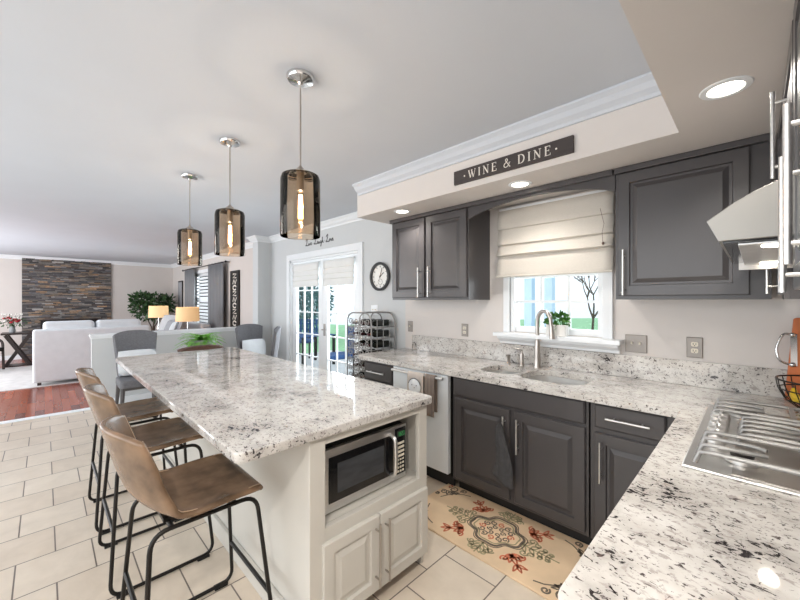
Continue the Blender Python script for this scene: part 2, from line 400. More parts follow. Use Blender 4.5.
# stacked stone panel on the far wall
sm = MB(); tones = []; y0s, y1s = -.39, 1.31; z = 0.0
pal = [(112, 108, 106), (92, 90, 90), (132, 128, 124), (80, 76, 78), (120, 112, 104), (140, 122, 104), (104, 104, 108), (70, 68, 70), (98, 86, 80)]
sm.box(FX, FX+.02, y0s, y1s, 0, CZ-.05); tones += [lin((60, 58, 58))]*6
while z < CZ-.06:
    h = random.choice((.022, .028, .034)); h = min(h, CZ-.055-z); y = y0s
    while y < y1s-.001:
        w = min(random.uniform(.05, .24), y1s-y)
        if y1s-(y+w) < .05: w = y1s-y
        dd = random.uniform(.03, .055); sm.box(FX+.015, FX+dd, y+.001, y+w-.001, z+.001, z+h-.001)
        c = random.choice(pal)
        if random.random() < .05: c = (158, 128, 100)
        if random.random() < .05: c = (160, 158, 156)
        j = random.uniform(.85, 1.15); tones += [lin(tuple(min(255, q*j) for q in c))]*6; y += w
    z += h
ST('wall_stone', sm, 'stone', tones=tones)

# kitchen window
wn = SE('window_1', ((KX0+KX1)/2, WY, KZ0)); ox, oz = wn.location.x, KZ0
def rel(mb, o):
    for v in mb.v: v -= o.location
    return mb
f = MB()
f.box(KX0, KX0+.035, WY+.005, WY+.11, KZ0, KZ1).box(KX1-.035, KX1, WY+.005, WY+.11, KZ0, KZ1).box(KX0, KX1, WY+.03, WY+.09, KZ0, KZ0+.045).box(KX0, KX1, WY+.03, WY+.09, KZ1-.04, KZ1).box(KX0, KX1, WY+.035, WY+.08, 1.62, 1.66)
ST('window_frame', rel(f, wn), 'white', wn, bevel=.003)
g = MB(); iw = (KX1-KX0-.07)/3
for i in (1, 2): g.box(KX0+.035+iw*i-.011, KX0+.035+iw*i+.011, WY+.045, WY+.07, KZ0+.04, KZ1-.04)
for zz in (1.425, 1.85): g.box(KX0+.03, KX1-.03, WY+.046, WY+.069, zz-.011, zz+.011)
ST('muntin_grid', rel(g, wn), 'white', wn)
ST('window_pane', rel(MB().box(KX0+.03, KX1-.03, WY+.055, WY+.059, KZ0+.04, KZ1-.04), wn), 'glass', wn)
ST('casing', rel(MB().box(KX0-.055, KX0, WY-.02, WY+.03, KZ0-.02, KZ1+.09).box(KX1, KX1+.065, WY-.02, WY+.03, KZ0-.02, KZ1+.09).box(KX0, KX1, WY-.02, WY+.03, KZ1, KZ1+.09), wn), 'white', wn, bevel=.003)
ST('window_sill', rel(MB().box(KX0-.10, KX1+.13, WY-.115, WY+.04, KZ0-.035, KZ0-.005).prism([(WY-.001, KZ0-.035), (WY-.085, KZ0-.035), (WY-.075, KZ0-.055), (WY-.035, KZ0-.08), (WY-.03, KZ0-.1), (WY-.001, KZ0-.1)], KX0-.08, KX1+.11, 'x'), wn), 'white', wn, bevel=.003)
# french door
dr = SE('door_1', ((DX0+DX1)/2, WY, 0)); mid = -4.40
ST('casing', rel(MB().box(DX0-.09, DX0, WY-.02, WY+.02, 0, DZ+.09).box(DX1, DX1+.09, WY-.02, WY+.02, 0, DZ+.09).box(DX0, DX1, WY-.02, WY+.02, DZ, DZ+.09).box(DX0, DX0+.03, WY, WY+.12, 0, DZ).box(DX1-.03, DX1, WY, WY+.12, 0, DZ).box(DX0, DX1, WY, WY+.12, DZ-.03, DZ).box(DX0, DX1, WY, WY+.12, 0, .03), dr), 'white', dr, bevel=.003)
for a, b in ((DX0+.03, mid-.003), (mid+.003, DX1-.03)):
    lf = ST('door_leaf', rel(MB().box(a, a+.11, WY+.03, WY+.075, .03, DZ-.03).box(b-.11, b, WY+.03, WY+.075, .03, DZ-.03).box(a+.11, b-.11, WY+.03, WY+.075, .03, .26).box(a+.11, b-.11, WY+.03, WY+.075, DZ-.15, DZ-.03), dr), 'white', dr, bevel=.003)
    g = MB(); w = (b-a-.22)/3
    for i in (1, 2): g.box(a+.11+w*i-.008, a+.11+w*i+.008, WY+.042, WY+.064, .26, DZ-.15)
    for i in range(1, 5): zz = .26+(DZ-.41)*i/5; g.box(a+.11, b-.11, WY+.043, WY+.063, zz-.008, zz+.008)
    ST('muntin_grid', rel(g, dr), 'white', lf)
    ST('pane', rel(MB().box(a+.11, b-.11, WY+.051, WY+.055, .26, DZ-.15), dr), 'glass', lf)
ST('door_handle', rel(MB().box(mid+.03, mid+.07, WY+.02, WY+.03, .93, 1.10).tube([(mid+.05, WY+.03, 1.02), (mid+.05, WY-.02, 1.02), (mid+.15, WY-.02, 1.02)], .008), dr), 'nickel', dr, smooth=SM)
# living room window
lw = SE('window_2', ((LX0+LX1)/2, WY, LZ0))
f = MB().box(LX0, LX0+.05, WY+.03, WY+.09, LZ0, LZ1).box(LX1-.05, LX1, WY+.03, WY+.09, LZ0, LZ1).box(LX0, LX1, WY+.03, WY+.09, LZ0, LZ0+.05).box(LX0, LX1, WY+.03, WY+.09, LZ1-.05, LZ1).box(LX0, LX1, WY+.03, WY+.09, 1.42, 1.48)
ST('window_frame', rel(f, lw), 'white', lw, bevel=.003)
ST('window_pane', rel(MB().box(LX0+.05, LX1-.05, WY+.055, WY+.06, LZ0+.05, LZ1-.05), lw), 'glass', lw)
ST('casing', rel(MB().box(LX0-.08, LX0, WY-.02, WY+.03, LZ0-.08, LZ1+.08).box(LX1, LX1+.08, WY-.02, WY+.03, LZ0-.08, LZ1+.08).box(LX0, LX1, WY-.02, WY+.03, LZ1, LZ1+.08).box(LX0, LX1, WY-.04, WY+.03, LZ0-.08, LZ0), lw), 'white', lw, bevel=.003)
b = MB()
for i in range(16):
    zz = LZ0+.09+i*.082; b.box(LX0+.06, LX1-.06, -.03, .03, -.003, .003, Matrix.Translation((0, WY+.02, zz)) @ Matrix.Rotation(1.15, 4, 'X'))
ST('blind_slats', rel(b, lw), 'white', lw)

# ---------------------------------------------------------------- cabinets
def panel_door(w, h, x0, z0, yf, t=.02, fr=.055):
    "raised-panel door, front face towards -y at y=yf"
    return MB().ringloft(w, h, [(0, t), (0, .003), (.004, 0), (fr, 0), (fr+.004, .013), (fr+.016, .013), (fr+.040, .002), (fr+.05, .002)], x0, z0, yf)
def slab(w, h, x0, z0, yf, t=.02): return MB().ringloft(w, h, [(0, t), (0, .006), (.008, 0), (.012, 0)], x0, z0, yf)
def handle(mb, x, y, z, L, vert=True, off=.032, r=.006):
    "bar pull centred at x,z on the face y"
    a = (0, 0, 1) if vert else (1, 0, 0); A = Vector(a); c = Vector((x, y-off, z))
    mb.cyl(c-A*L/2, c+A*L/2, r, n=12)
    for s_ in (-1, 1): q = c+A*s_*(L/2-.035); mb.cyl(q, q+Vector((0, off, 0)), r*.8, n=10)
    return mb
def carcass(w, d, z0, z1, y0=0, open_top=False):
    "hollow box: sides, back, bottom, rails; front at y0"
    m = MB().box(0, .018, y0, y0+d, z0, z1).box(w-.018, w, y0, y0+d, z0, z1).box(.018, w-.018, y0+d-.01, y0+d, z0, z1).box(.018, w-.018, y0, y0+d-.01, z0, z0+.018)
    m.box(.018, w-.018, y0, y0+.018, z1-.04, z1)
    if not open_top: m.box(.018, w-.018, y0+.018, y0+d-.01, z1-.018, z1)
    return m
def faceframe(w, z0, z1, y0, splits=(), s=.03):
    return MB().ringloft(w, z1-z0, [(0, .02), (0, 0), (.004, 0)], 0, z0, y0)
FY = 2.17       # cabinet face
def base_cab(x0, x1, label, parts, loc=None, rz=0, depth=.60):
    w = x1-x0
    r = T('base_cabinet', label, 'cabinet', (x0, FY, 0) if loc is None else loc, rz, 'charcoal base cabinets under the granite worktop')
    carcass(w, depth, .10, .874, .02, True).build('body', 'cab', r)
    faceframe(w, .10, .874, 0).build('face_frame', 'cab', r, bevel=.001)
    MB().box(.0, w, .075, .09, .0, .10).build('toe_kick', 'cabdark', r)
    for kind, a, b, z0, z1, hx in parts:
        if kind == 'door':
            o = panel_door(b-a, z1-z0, a, z0, -.02).build('door', 'cab', r)
            handle(MB(), hx, -.02, z1-.15, .22).build('handle', 'steel', o, smooth=SM)
        else:
            o = slab(b-a, z1-z0, a, z0, -.02).build('drawer' if kind == 'drawer' else 'false_front', 'cab', r)
            if kind == 'drawer': handle(MB(), (a+b)/2, -.02, (z0+z1)/2, min(.26, (b-a)*.62), False).build('handle', 'steel', o, smooth=SM)
    return r
w = .405
base_cab(-2.645, -2.24, 'narrow charcoal drawer cabinet at the left end of the worktop, beside the wine rack', [('drawer', .01, w-.02, .70, .855, 0), ('drawer', .01, w-.02, .415, .685, 0), ('drawer', .01, w-.02, .125, .40, 0)])
base_cab(-1.605, -.665, 'wide charcoal sink cabinet with two raised-panel doors under the double sink', [('front', .015, .925, .735, .865, 0), ('door', .03, .465, .125, .715, .435), ('door', .50, .925, .125, .715, .53)])
base_cab(-.655, -.27, 'charcoal corner cabinet with one drawer over one door, right of the sink cabinet', [('drawer', .025, .345, .735, .865, 0), ('door', .025, .345, .125, .705, .06)])
for y1, lab in ((1.45, 'charcoal base cabinet at the near end of the right-hand worktop'), (2.13, 'charcoal base cabinet under the gas cooktop')):
    y0 = .64 if y1 < 2 else 1.46; w = y1-y0
    base_cab(0, w, lab, [('drawer', .02, w-.02, .735, .86, 0), ('door', .02, w/2-.003, .125, .715, w/2-.04), ('door', w/2+.003, w-.02, .125, .715, w/2+.04)], (-.205, y1, 0), -PI/2)

def upper_cab(name, label, loc, rz, w, z0, z1, doors, depth=.31, hz=None):
    r = T(name, label, 'cabinet', loc, rz, 'charcoal wall cabinets')
    h = z1-z0; m = carcass(w, depth, 0, h, .02); m.build('body', 'cab', r)
    faceframe(w, 0, h, 0).build('face_frame', 'cab', r, bevel=.001)
    for a, b, hx, *hh in doors:
        o = panel_door(b-a, h-.06, a, .022, -.02, fr=.06).build('door', 'cab', r)
        zz = hh[0] if hh else .16
        if hx is not None: handle(MB(), hx, -.02, zz, .27).build('handle', 'steel', o, smooth=SM)
    return r
UZ0, UZ1 = 1.440, SZ-.001
UY = 2.47
r = upper_cab('wall_cabinet', 'charcoal two-door wall cabinet left of the kitchen window', (-2.575, UY, UZ0), 0, .905, UZ0, UZ1, [(.012, .435, .385), (.455, .893, .505)])
MB().box(-.012, .917, -.034, .01, UZ1-UZ0-.035, UZ1-UZ0-.001).build('top_moulding', 'cab', r, bevel=.004)
r = upper_cab('wall_cabinet', 'large single-door charcoal wall cabinet right of the kitchen window', (-.605, UY, UZ0), 0, .66, UZ0, UZ1, [(.015, .585, .05)])
MB().box(-.0, .66, -.034, .01, UZ1-UZ0-.035, UZ1-UZ0-.001).build('top_moulding', 'cab', r, bevel=.004)
# arched valance over the window
pts = [(-1.668, UZ1), (-1.668, 2.105)]
for i in range(21): t = i/20; pts.append((-1.655+t*1.035, 2.105+.08*math.sin(PI*t)**.7))
pts += [(-.607, 2.105), (-.607, UZ1)]
v = T('window_valance', 'arched charcoal valance board bridging the cabinets over the window', 'valance', (-1.137, UY, 2.105))
rel(MB().prism(list(reversed(pts)), UY-.004, UY+.018, 'y'), v).build('board', 'cab', v)
rel(MB().box(-1.66, -.615, UY-.034, UY-.004, UZ1-.035, UZ1-.001), v).build('top_moulding', 'cab', v, bevel=.004)
# right-hand wall uppers
RFX = .09
upper_cab('wall_cabinet', 'charcoal wall cabinet on the right wall, nearest the camera, with tall bar handles', (RFX, 1.405, UZ0), -PI/2, .80, UZ0, UZ1, [(.012, .40, .365, .145), (.41, .79, .52, .19)], depth=.30)
upper_cab('wall_cabinet', 'short charcoal cabinet above the steel range hood', (RFX, 2.325, 1.80), -PI/2, .91, 1.80, UZ1, [(.012, .452, None), (.458, .898, .715, .15)], depth=.30)
upper_cab('wall_cabinet', 'narrow charcoal filler cabinet in the corner beyond the range hood', (RFX, 2.465, UZ0), -PI/2, .13, UZ0, UZ1, [(.008, .122, .10, .16)], depth=.30)

# ---------------------------------------------------------------- worktop with sink openings
B1 = rrect(-1.49, -1.20, 2.29, 2.60, .10); B2 = rrect(-1.165, -.745, 2.27, 2.645, .12)
out = []
def arc(cx, cy, r, a0, a1, n=6): return [(cx+r*math.cos(math.radians(a0+(a1-a0)*i/n)), cy+r*math.sin(math.radians(a0+(a1-a0)*i/n))) for i in range(n+1)]
out += [(RX-.001, WY-.001), (-2.72, WY-.001)] + arc(-2.66, 2.18, .06, 180, 270)
out += [(-.27, 2.12)] + arc(-.27, 2.10, .02, 90, 0) + arc(-.19, .66, .06, 180, 270) + [(RX-.001, .60)]
wk = T('worktop', 'L-shaped white speckled granite worktop with upstand along the window wall', 'countertop', (-1.1, 2.4, .876))
rel(MB().prism(out, .876, .914, 'z', (B1, B2)), wk).build('slab', 'granite', wk, bevel=.006)
rel(MB().box(-2.60, RX-.002, WY-.022, WY-.001, .914, 1.066), wk).build('backsplash', 'granite', wk, bevel=.003)
rel(MB().box(RX-.023, RX-.002, .62, WY-.023, .914, 1.066), wk).build('backsplash', 'granite', wk, bevel=.003)
sk = T('kitchen_sink', 'stainless steel double-bowl sink set under the granite below the window', 'sink', (-1.15, 2.46, .70))
def bowl(poly, x0, x1, y0, y1, r, dep):
    m = MB(); rings = []
    for ins, z in ((-.012, .874), (0, .874), (.004, .80), (.02, .874-dep+.03), (.05, .874-dep)):
        rings.append([(x, y, z) for x, y in rrect(x0+ins, x1-ins, y0+ins, y1-ins, max(.02, r-ins*.5))])
    n = len(rings[0]); vs = [p for q in rings for p in q]; fs = [(i*n+j, i*n+(j+1) % n, (i+1)*n+(j+1) % n, (i+1)*n+j) for i in range(len(rings)-1) for j in range(n)]
    fs.append(tuple((len(rings)-1)*n+j for j in range(n))); return m.add(vs, fs)
for P_, a, dep in ((B1, (-1.49, -1.20, 2.29, 2.60, .10), .17), (B2, (-1.165, -.745, 2.27, 2.645, .12), .20)):
    rel(bowl(P_, *a, dep), sk).build('bowl', 'steel', sk, smooth=SM)
    cx, cy = (a[0]+a[1])/2, (a[2]+a[3])/2
    rel(MB().lathe([(.045, 0), (.045, .004), (.03, .006), (.0, .003)], (cx, cy, .874-dep), 20), sk).build('drain', 'chrome', sk, smooth=SM)
fc = T('kitchen_faucet', 'tall brushed steel gooseneck faucet behind the double sink', 'faucet', (-1.195, 2.70, .914))
MB().lathe([(.031, 0), (.031, .006), (.026, .02), (.024, .08), (.020, .16), (.017, .20), (.0155, .21)], n=20).build('base', 'nickel', fc, smooth=SM)
p = [(0, 0, .20), (0, 0, .33)]
for i in range(1, 13):
    a = PI-PI*i/12*1.03; R = .062; p.append(((R+R*math.cos(a))*.98, -(R+R*math.cos(a))*.35, .355+R*1.35*math.sin(a)))
p.append((.126, -.043, .32)); MB().tube(p, .0145, 12).build('neck', 'nickel', fc, smooth=SM)
MB().tube([(.126, -.043, .33), (.129, -.044, .29), (.131, -.045, .235)], [.0165, .019, .020], 14).build('spray_head', 'nickel', fc, smooth=SM)
lv = T('faucet_lever', 'brushed steel side lever control between the faucet and soap dispenser', 'faucet handle', (-1.32, 2.695, .914))
MB().lathe([(.022, 0), (.022, .005), (.017, .012), (.016, .09), (.013, .10)], n=16).build('body', 'nickel', lv, smooth=SM)
MB().tube([(0, 0, .095), (0, 0, .115), (-.02, -.01, .13), (-.06, -.02, .135)], [.010, .009, .007, .005], 10).build('lever', 'nickel', lv, smooth=SM)
sp = T('soap_dispenser', 'small brushed steel soap pump at the left of the faucet', 'soap dispenser', (-1.43, 2.69, .914))
MB().lathe([(.018, 0), (.018, .005), (.012, .01), (.011, .05), (.015, .055), (.015, .075), (.005, .08)], n=16).build('pump', 'nickel', sp, smooth=SM)
MB().tube([(0, 0, .07), (0, -.03, .075), (0, -.045, .068)], .004, 8).build('spout', 'nickel', sp, smooth=SM)

# dishwasher
dw = T('dishwasher', 'pale stainless dishwasher with a top bar handle beside the sink cabinet', 'dishwasher', (-2.23, FY, 0))
MB().box(.008, .597, .01, .58, .10, .868).build('body', 'blackmat', dw)
MB().box(.006, .597, -.03, .008, .125, .866).build('door', 'dwwhite', dw, bevel=.004)
MB().box(.006, .599, .05, .065, 0, .10).build('toe_kick', 'cabdark', dw)
m = MB().tube([(.03, -.068, .845), (.575, -.068, .845)], .011, 14)
for x in (.05, .555): m.cyl((x, -.03, .845), (x, -.068, .845), .009, n=10)
m.build('handle', 'steel', dw, smooth=SM)
def towel(w, zt, zb, yb, folds=2, amp=.006, x0=0, nback=.6, taper=0):
    "cloth draped over a bar at z=zt: front drop to zb"
    def fn(u, v):
        L1 = (zt-zb); L2 = L1*nback; s_ = u*(L1+L2+.05)
        x = x0+(v-.5)*w
        if s_ < L1: z = zb+s_; y = yb-.018; k = (L1-s_)/L1
        elif s_ < L1+.05: a = (s_-L1)/.05*PI; z = zt+.018*math.sin(a); y = yb-.018*math.cos(a); k = 0
        else: z = zt-(s_-L1-.05); y = yb+.018; k = 0
        x = x0+(x-x0)*(1-taper*(1-k)); 
        return (x, y-(amp*math.sin(v*folds*2*PI)+amp)*k*(.6 if y < yb else 0), z)
    return MB().grid(fn, 30, 17)
tw = T('kitchen_towel', 'beige printed towel with a round badge hanging left on the dishwasher handle', 'towel', (-1.915, FY-.068, .63), 0)
towel(.17, .215, -.12, 0, 1.0, .003, nback=.9).build('cloth', 'towelprint', tw, smooth=1.2, solid=.003)
MB().lathe([(.062, -.0015), (.064, 0), (.062, .0015)], (0, -.026, .12), 24, m=Matrix.Rotation(PI/2, 3, 'X')).build('printed_badge', 'whitefab', tw, smooth=SM)
m = MB().tube([(.066*math.cos(a*PI/10), -.0265, .12+.066*math.sin(a*PI/10)) for a in range(1, 10)], .0035, 6)
for dx, dz in ((-.025, .012), (.022, .012), (0, -.008)): m.sph((dx, -.0285, .12+dz), .005, 8, (1, .3, 1))
m.build('printed_outline', 'greyfab', tw, smooth=SM)
tw = T('kitchen_towel', 'long brown-grey streaked towel hanging right on the dishwasher handle', 'towel', (-1.765, FY-.068, .63), 0)
towel(.095, .217, -.08, 0, 1.5, .006, nback=.9).build('cloth', 'towelstripe', tw, smooth=1.2, solid=.004)
tw = T('hand_towel', 'dark grey towel hung on the left door handle of the sink cabinet', 'towel', (-1.165, FY-.052, .35), 0)
def fn(u, v):
    a = v*2*PI; k = u; w_ = .018+.05*(1-u)**.7 if u < .93 else .022*(1-u)/.07+.006
    return (.012*math.sin(u*5)+w_*math.cos(a)*(1+.15*math.sin(3*a+u*4)), -.022+(.014+.008*math.sin(4*a+u*3))*math.sin(a), -.09+u*.37-.03*math.cos(a)*(1-u))
MB().grid(fn, 22, 25).build('cloth', 'towel', tw, smooth=1.4, solid=.002)

# ---------------------------------------------------------------- cooktop
ck = T('gas_cooktop', 'stainless steel gas cooktop with five burners set in the right-hand worktop', 'cooktop', (.10, 1.865, .914))
cx0, cx1, cy0, cy1 = -.265, .25, -.455, .455
MB().box(cx0, cx1, cy0, cy1, 0, .008).build('tray', 'steel', ck, bevel=.004)
MB().box(cx0+.115, cx1-.02, cy0+.02, cy1-.02, .008, .010).build('inner_plate', 'nickel', ck)
for i in range(5):
    y = -.165+i*.083
    k = MB().lathe([(.029, 0), (.030, .012), (.027, .030), (.023, .034)], (cx0+.062, y, .0102), 20).build('knob', 'steel', ck, smooth=SM)
    MB().box(cx0+.058, cx0+.066, y-.024, y+.024, .044, .052).build('grip', 'steel', k, bevel=.002)
for bx, by, br in ((-.13, -.31, .04), (.13, -.31, .05), (.05, 0, .065), (-.13, .31, .05), (.13, .31, .04)):
    b_ = MB().lathe([(br, 0), (br, .012), (br*.8, .018)], (bx, by, .0102), 24).build('burner', 'steel', ck, smooth=SM)
    MB().lathe([(br*.7, 0), (br*.72, .006), (br*.6, .010)], (bx, by, .0285), 24).build('burner_cap', 'blackm', b_, smooth=SM)
def gbar(m, x0, x1, y, z=.052): m.tube([(x0, y, z-.038), (x0+.012, y, z-.004), (x0+.035, y, z), (x1-.035, y, z), (x1-.012, y, z-.004), (x1, y, z-.038)], .0075, 8)
for g0, g1, xs in ((-.44, -.165, cx0+.03), (-.150, .150, cx0+.12), (.165, .44, cx0+.03)):
    m = MB(); n = 4 if xs < cx0+.1 else 5
    for i in range(n):
        y = g0+.02+(g1-g0-.04)*i/(n-1)
        if i in (0, n-1): gbar(m, xs, cx1-.02, y)
        else:
            m.tube([(xs, y, .014), (xs+.012, y, .048), (xs+.035, y, .052), (xs+.13, y, .052), (xs+.16, y+.012*(1 if i < n/2 else -1), .050)], .0072, 8)
            m.tube([(cx1-.02, y, .014), (cx1-.032, y, .048), (cx1-.06, y, .052), (cx1-.14, y, .052)], .0072, 8)
    mx = (xs+cx1)/2
    m.box(mx-.007, mx+.007, g0+.015, g1-.015, .044, .058)
    m.build('grate', 'wire', ck, smooth=SM)

# ---------------------------------------------------------------- range hood
hd = T('range_hood', 'curved stainless steel range hood with lit underside above the cooktop', 'range hood', (.2, 1.87, 1.555))
prof = [(-.107, 1.677), (-.05, 1.720), (.0, 1.750), (.05, 1.772), (.07, 1.778), (.405, 1.79), (.405, 1.612), (-.079, 1.612)]
rel(MB().prism(prof, 1.44, 2.30, 'y'), hd).build('canopy', 'hoodsteel', hd, bevel=.002)
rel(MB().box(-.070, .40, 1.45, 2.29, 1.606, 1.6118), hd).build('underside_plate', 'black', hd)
rel(MB().box(-.037, .36, 1.47, 2.275, 1.598, 1.606), hd).build('filter_panel', 'steel', hd, bevel=.002)
m = MB()
for y in [1.58+.042*i for i in range(14)]: m.box(.07, .34, y, y+.026, 1.592, 1.598)
rel(m, hd).build('baffle', 'nickel', hd)
rel(MB().box(-.055, .36, 2.2755, 2.29, 1.575, 1.606), hd).build('control_lip', 'nickel', hd)
for y in (1.52, 2.20):
    rel(MB().lathe([(.028, -.004), (.028, 0)], (.040, y, 1.598), 20), hd).build('lamp_lens', 'led', hd)
    spot('hood_lamp', (.040, y, 1.588), 3, (1, .94, .84), 2.4, .03)

# ---------------------------------------------------------------- island
isl = T('kitchen_island', 'pale grey island cabinet with an open microwave niche and two doors in its end', 'kitchen island', (-1.27, .76, 0), PI/2)
# local: x -> +Y, y -> -X ; front (end face) at y=0
iw, il = .71, 2.72
m = MB().box(0, iw, .60, il, .0, .874).box(0, .02, .02, .60, 0, .874).box(iw-.02, iw, .02, .60, .0, .874).box(.02, iw-.02, .02, .60, .467, .487).box(.02, iw-.02, .02, .60, .10, .12).box(.02, iw-.02, .02, .60, .856, .874)
m.build('body', 'island', isl)
m = MB().box(-.012, .062, -.012, .02, .0, .874).box(iw-.062, iw, -.006, .02, .10, .874).box(.062, iw-.062, -.006, .02, .835, .874).box(.062, iw-.062, -.006, .02, .425, .487).box(.062, iw-.062, -.006, .02, .10, .125)
m.build('face_frame', 'island', isl, bevel=.003)
MB().box(.062, iw-.002, .06, .075, 0, .10).build('toe_kick', 'brownwood', isl)
for a, b, hx in ((.045, .352, .325), (.358, iw-.012, .385)):
    o = panel_door(b-a, .348, a, .082, -.026, .02, .05).build('door', 'island', isl)
    handle(MB(), hx, -.026, .265, .29, r=.0055).build('handle', 'nickel', o, smooth=SM)
MB().box(-.022, -.0005, .021, il, 0, .10).build('baseboard', 'island', isl, bevel=.004)
for k_ in range(4): MB().ringloft(.56, .60, [(0, 0), (0, .006), (.05, .006), (.058, .001), (.06, .001)], 0, 0, 0)
m = MB().box(iw, iw+.012, .05, il, 0, .1)
for i in range(4): m.ringloft(.58, .66, [(0, .0), (.0, -.012), (.055, -.012), (.062, -.004), (.08, -.004), (.10, -.01)], 0, 0, 0)
m2 = MB()
for i in range(4): m2.box(iw, iw+.014, .08+i*.66, .08+i*.66+.60, .14, .83)
m2.build('side_panels', 'island', isl, bevel=.006)
it = MB().prism(rrect(-4.13, -1.235, .455, 1.50, .035), .876, .914, 'z').build('island_worktop', 'granite', bevel=.006)
tag(it, 'long polished white granite slab on the kitchen island', 'countertop')
# microwave
mw = T('microwave_oven', 'stainless and black microwave oven in the end niche of the island', 'microwave', (-1.33, .862, .488), PI/2)
W_, H_ = .51, .288
MB().box(0, W_, .02, .40, .008, H_).build('casing', 'blackmat', mw, bevel=.004)
MB().box(0, W_-.09, -.005, .02, .010, H_).build('door', 'steel', mw, bevel=.003)
MB().box(.02, W_-.10, -.0075, -.005, .05, H_-.035).build('door_glass', 'black', mw)
MB().box(.065, W_-.165, -.0085, -.0075, .085, H_-.07).build('window', 'cavity_grey', mw)
m = MB().tube(fillet([(W_-.115, -.006, .05), (W_-.115, -.040, .065), (W_-.115, -.044, .15), (W_-.115, -.040, H_-.045), (W_-.115, -.006, H_-.03)], .03), .011, 10); m.build('handle', 'steel', mw, smooth=SM)
MB().box(W_-.088, W_, -.004, .02, .010, H_).build('side_trim', 'steel', mw, bevel=.003)
cp = MB().box(W_-.084, W_-.006, -.006, -.004, .035, H_-.012).build('control_panel', 'black', mw)
MB().box(W_-.072, W_-.012, -.0068, -.006, H_-.06, H_-.025).build('display', 'blackmat', cp)
m = MB()
for i, sgs in enumerate(('bc', 'abcdefg', 'abdeg', 'abcd')):
    x0 = W_-.064+i*.013; z0 = H_-.054
    seg = {'a': (0, .008, .018, .020), 'g': (0, .008, .009, .011), 'd': (0, .008, 0, .002), 'f': (0, .0015, .01, .02), 'e': (0, .0015, 0, .01), 'b': (.0065, .008, .01, .02), 'c': (.0065, .008, 0, .01)}
    for s_ in sgs: a = seg[s_]; m.box(x0+a[0], x0+a[1], -.0074, -.0068, z0+a[2], z0+a[3])
m.build('digits', 'green_led', cp)
m = MB()
for r_ in range(4): m.box(W_-.068, W_-.018, -.0072, -.006, .190-r_*.022, .202-r_*.022)
for r_ in range(4):
    for c_ in range(3): m.box(W_-.068+c_*.018, W_-.056+c_*.018, -.0072, -.006, .105-r_*.02, .115-r_*.02)
m.build('buttons', 'ivory', cp)
for x in (.03, W_-.03):
    for y in (.05, .35): MB().lathe([(.012, 0), (.012, .008)], (x, y, 0), 10).build('foot', 'blackmat', mw)

# ---------------------------------------------------------------- bar stools (front towards +y)
def make_stool(label):
    r = T('bar_stool', label, 'bar stool', (0, 0, 0), 0, 'brown leather bar stools along the island')
    prof = [(.215, .655), (.20, .668), (.14, .664), (.05, .656), (-.04, .652), (-.11, .658), (-.16, .682), (-.20, .735), (-.225, .80), (-.245, .87), (-.265, .94), (-.28, .99)]
    cum = [0]
    for i in range(1, len(prof)): cum.append(cum[-1]+math.dist(prof[i], prof[i-1]))
    def P(u):
        s_ = u*cum[-1]
        for i in range(1, len(prof)):
            if s_ <= cum[i]+1e-9:
                k = (s_-cum[i-1])/(cum[i]-cum[i-1]); return [prof[i-1][j]*(1-k)+prof[i][j]*k for j in (0, 1)], s_
    def surf(u, v):
        (y, z), s_ = P(u); b = 2*v-1
        bk = min(1, max(0, (s_-.26)/.20)); bk = bk*bk*(3-2*bk)
        wd = .232*(1-.01*bk)
        if u < .08: wd *= .93+.07*math.sin(u/.08*PI/2)
        top = max(0, (u-.80)/.2); wd *= (1-.10*top**2)
        y2 = y+bk*.088*abs(b)**2.0
        z2 = z+(1-bk)*.016*abs(b)**4*min(1, s_/.15)+bk*(1-bk)*4*.01*abs(b)-top*.030*abs(b)**3
        return (b*wd, y2, z2)
    MB().grid(surf, 34, 19).build('seat_shell', 'leather', r, smooth=1.3, solid=.022, sub=1)
    for s_ in (-1, 1):
        pts = []
        for i in range(30):
            u = .02+.96*i/29; q = Vector(surf(u, .5+s_*.455)); pts.append(q)
        # raised seam on both faces of the shell
        m = MB(); 
        o1 = [];
        for i, q in enumerate(pts):
            a = pts[max(0, i-1)]; b = pts[min(29, i+1)]; t = (b-a).normalized(); n = Vector((0, -t.z, t.y)); n = n if n.z > 0 or n.y > 0 else -n
            o1.append(q+n*.0115)
        m.tube(o1, .0026, 5); m.build('stitching', 'stitch', r, smooth=SM)
    q = [];
    for s_ in (-1, 1):
        xt, xb = .165*s_, .245*s_
        def L(y, z): return (xt+(xb-xt)*(1-z/.62), y, z)
        loop = [L(.205, .617), L(.255, .012), L(-.205, .012), L(-.165, .617)]
        MB().tube(fillet(loop, .06, 6, True), .0085, 10, closed=True).build('side_frame', 'blackm', r, smooth=SM)
        for yy in (.20, -.15): MB().box(xb-.014, xb+.014, yy-.03, yy+.03, .0, .014).build('glide', 'blackmat', r)
    k = (1-.22/.62); xx = .165+.08*k; m = MB().cyl((-xx, .238, .22), (xx, .238, .22), .009, n=10); m.build('footrest', 'blackm', r, smooth=SM)
    k = (1-.30/.62); xx = .165+.08*k; MB().cyl((-xx, -.186, .30), (xx, -.186, .30), .009, n=10).build('rear_crossbar', 'blackm', r, smooth=SM)
    MB().cyl((-.168, .12, .617), (.168, .12, .617), .009, n=10).cyl((-.168, -.10, .617), (.168, -.10, .617), .009, n=10).box(-.13, .13, -.12, .14, .626, .640).build('seat_support', 'blackm', r)
    return r
st = make_stool('brown leather bar stool nearest the camera, at the near end of the island'); st.location = (-1.65, .425, 0)
dup(st, (-2.42, .425, 0), 0, 'brown leather bar stool in the middle of the row of three along the island')
dup(st, (-3.08, .425, 0), 0, 'brown leather bar stool farthest from the camera, by the far end of the island')

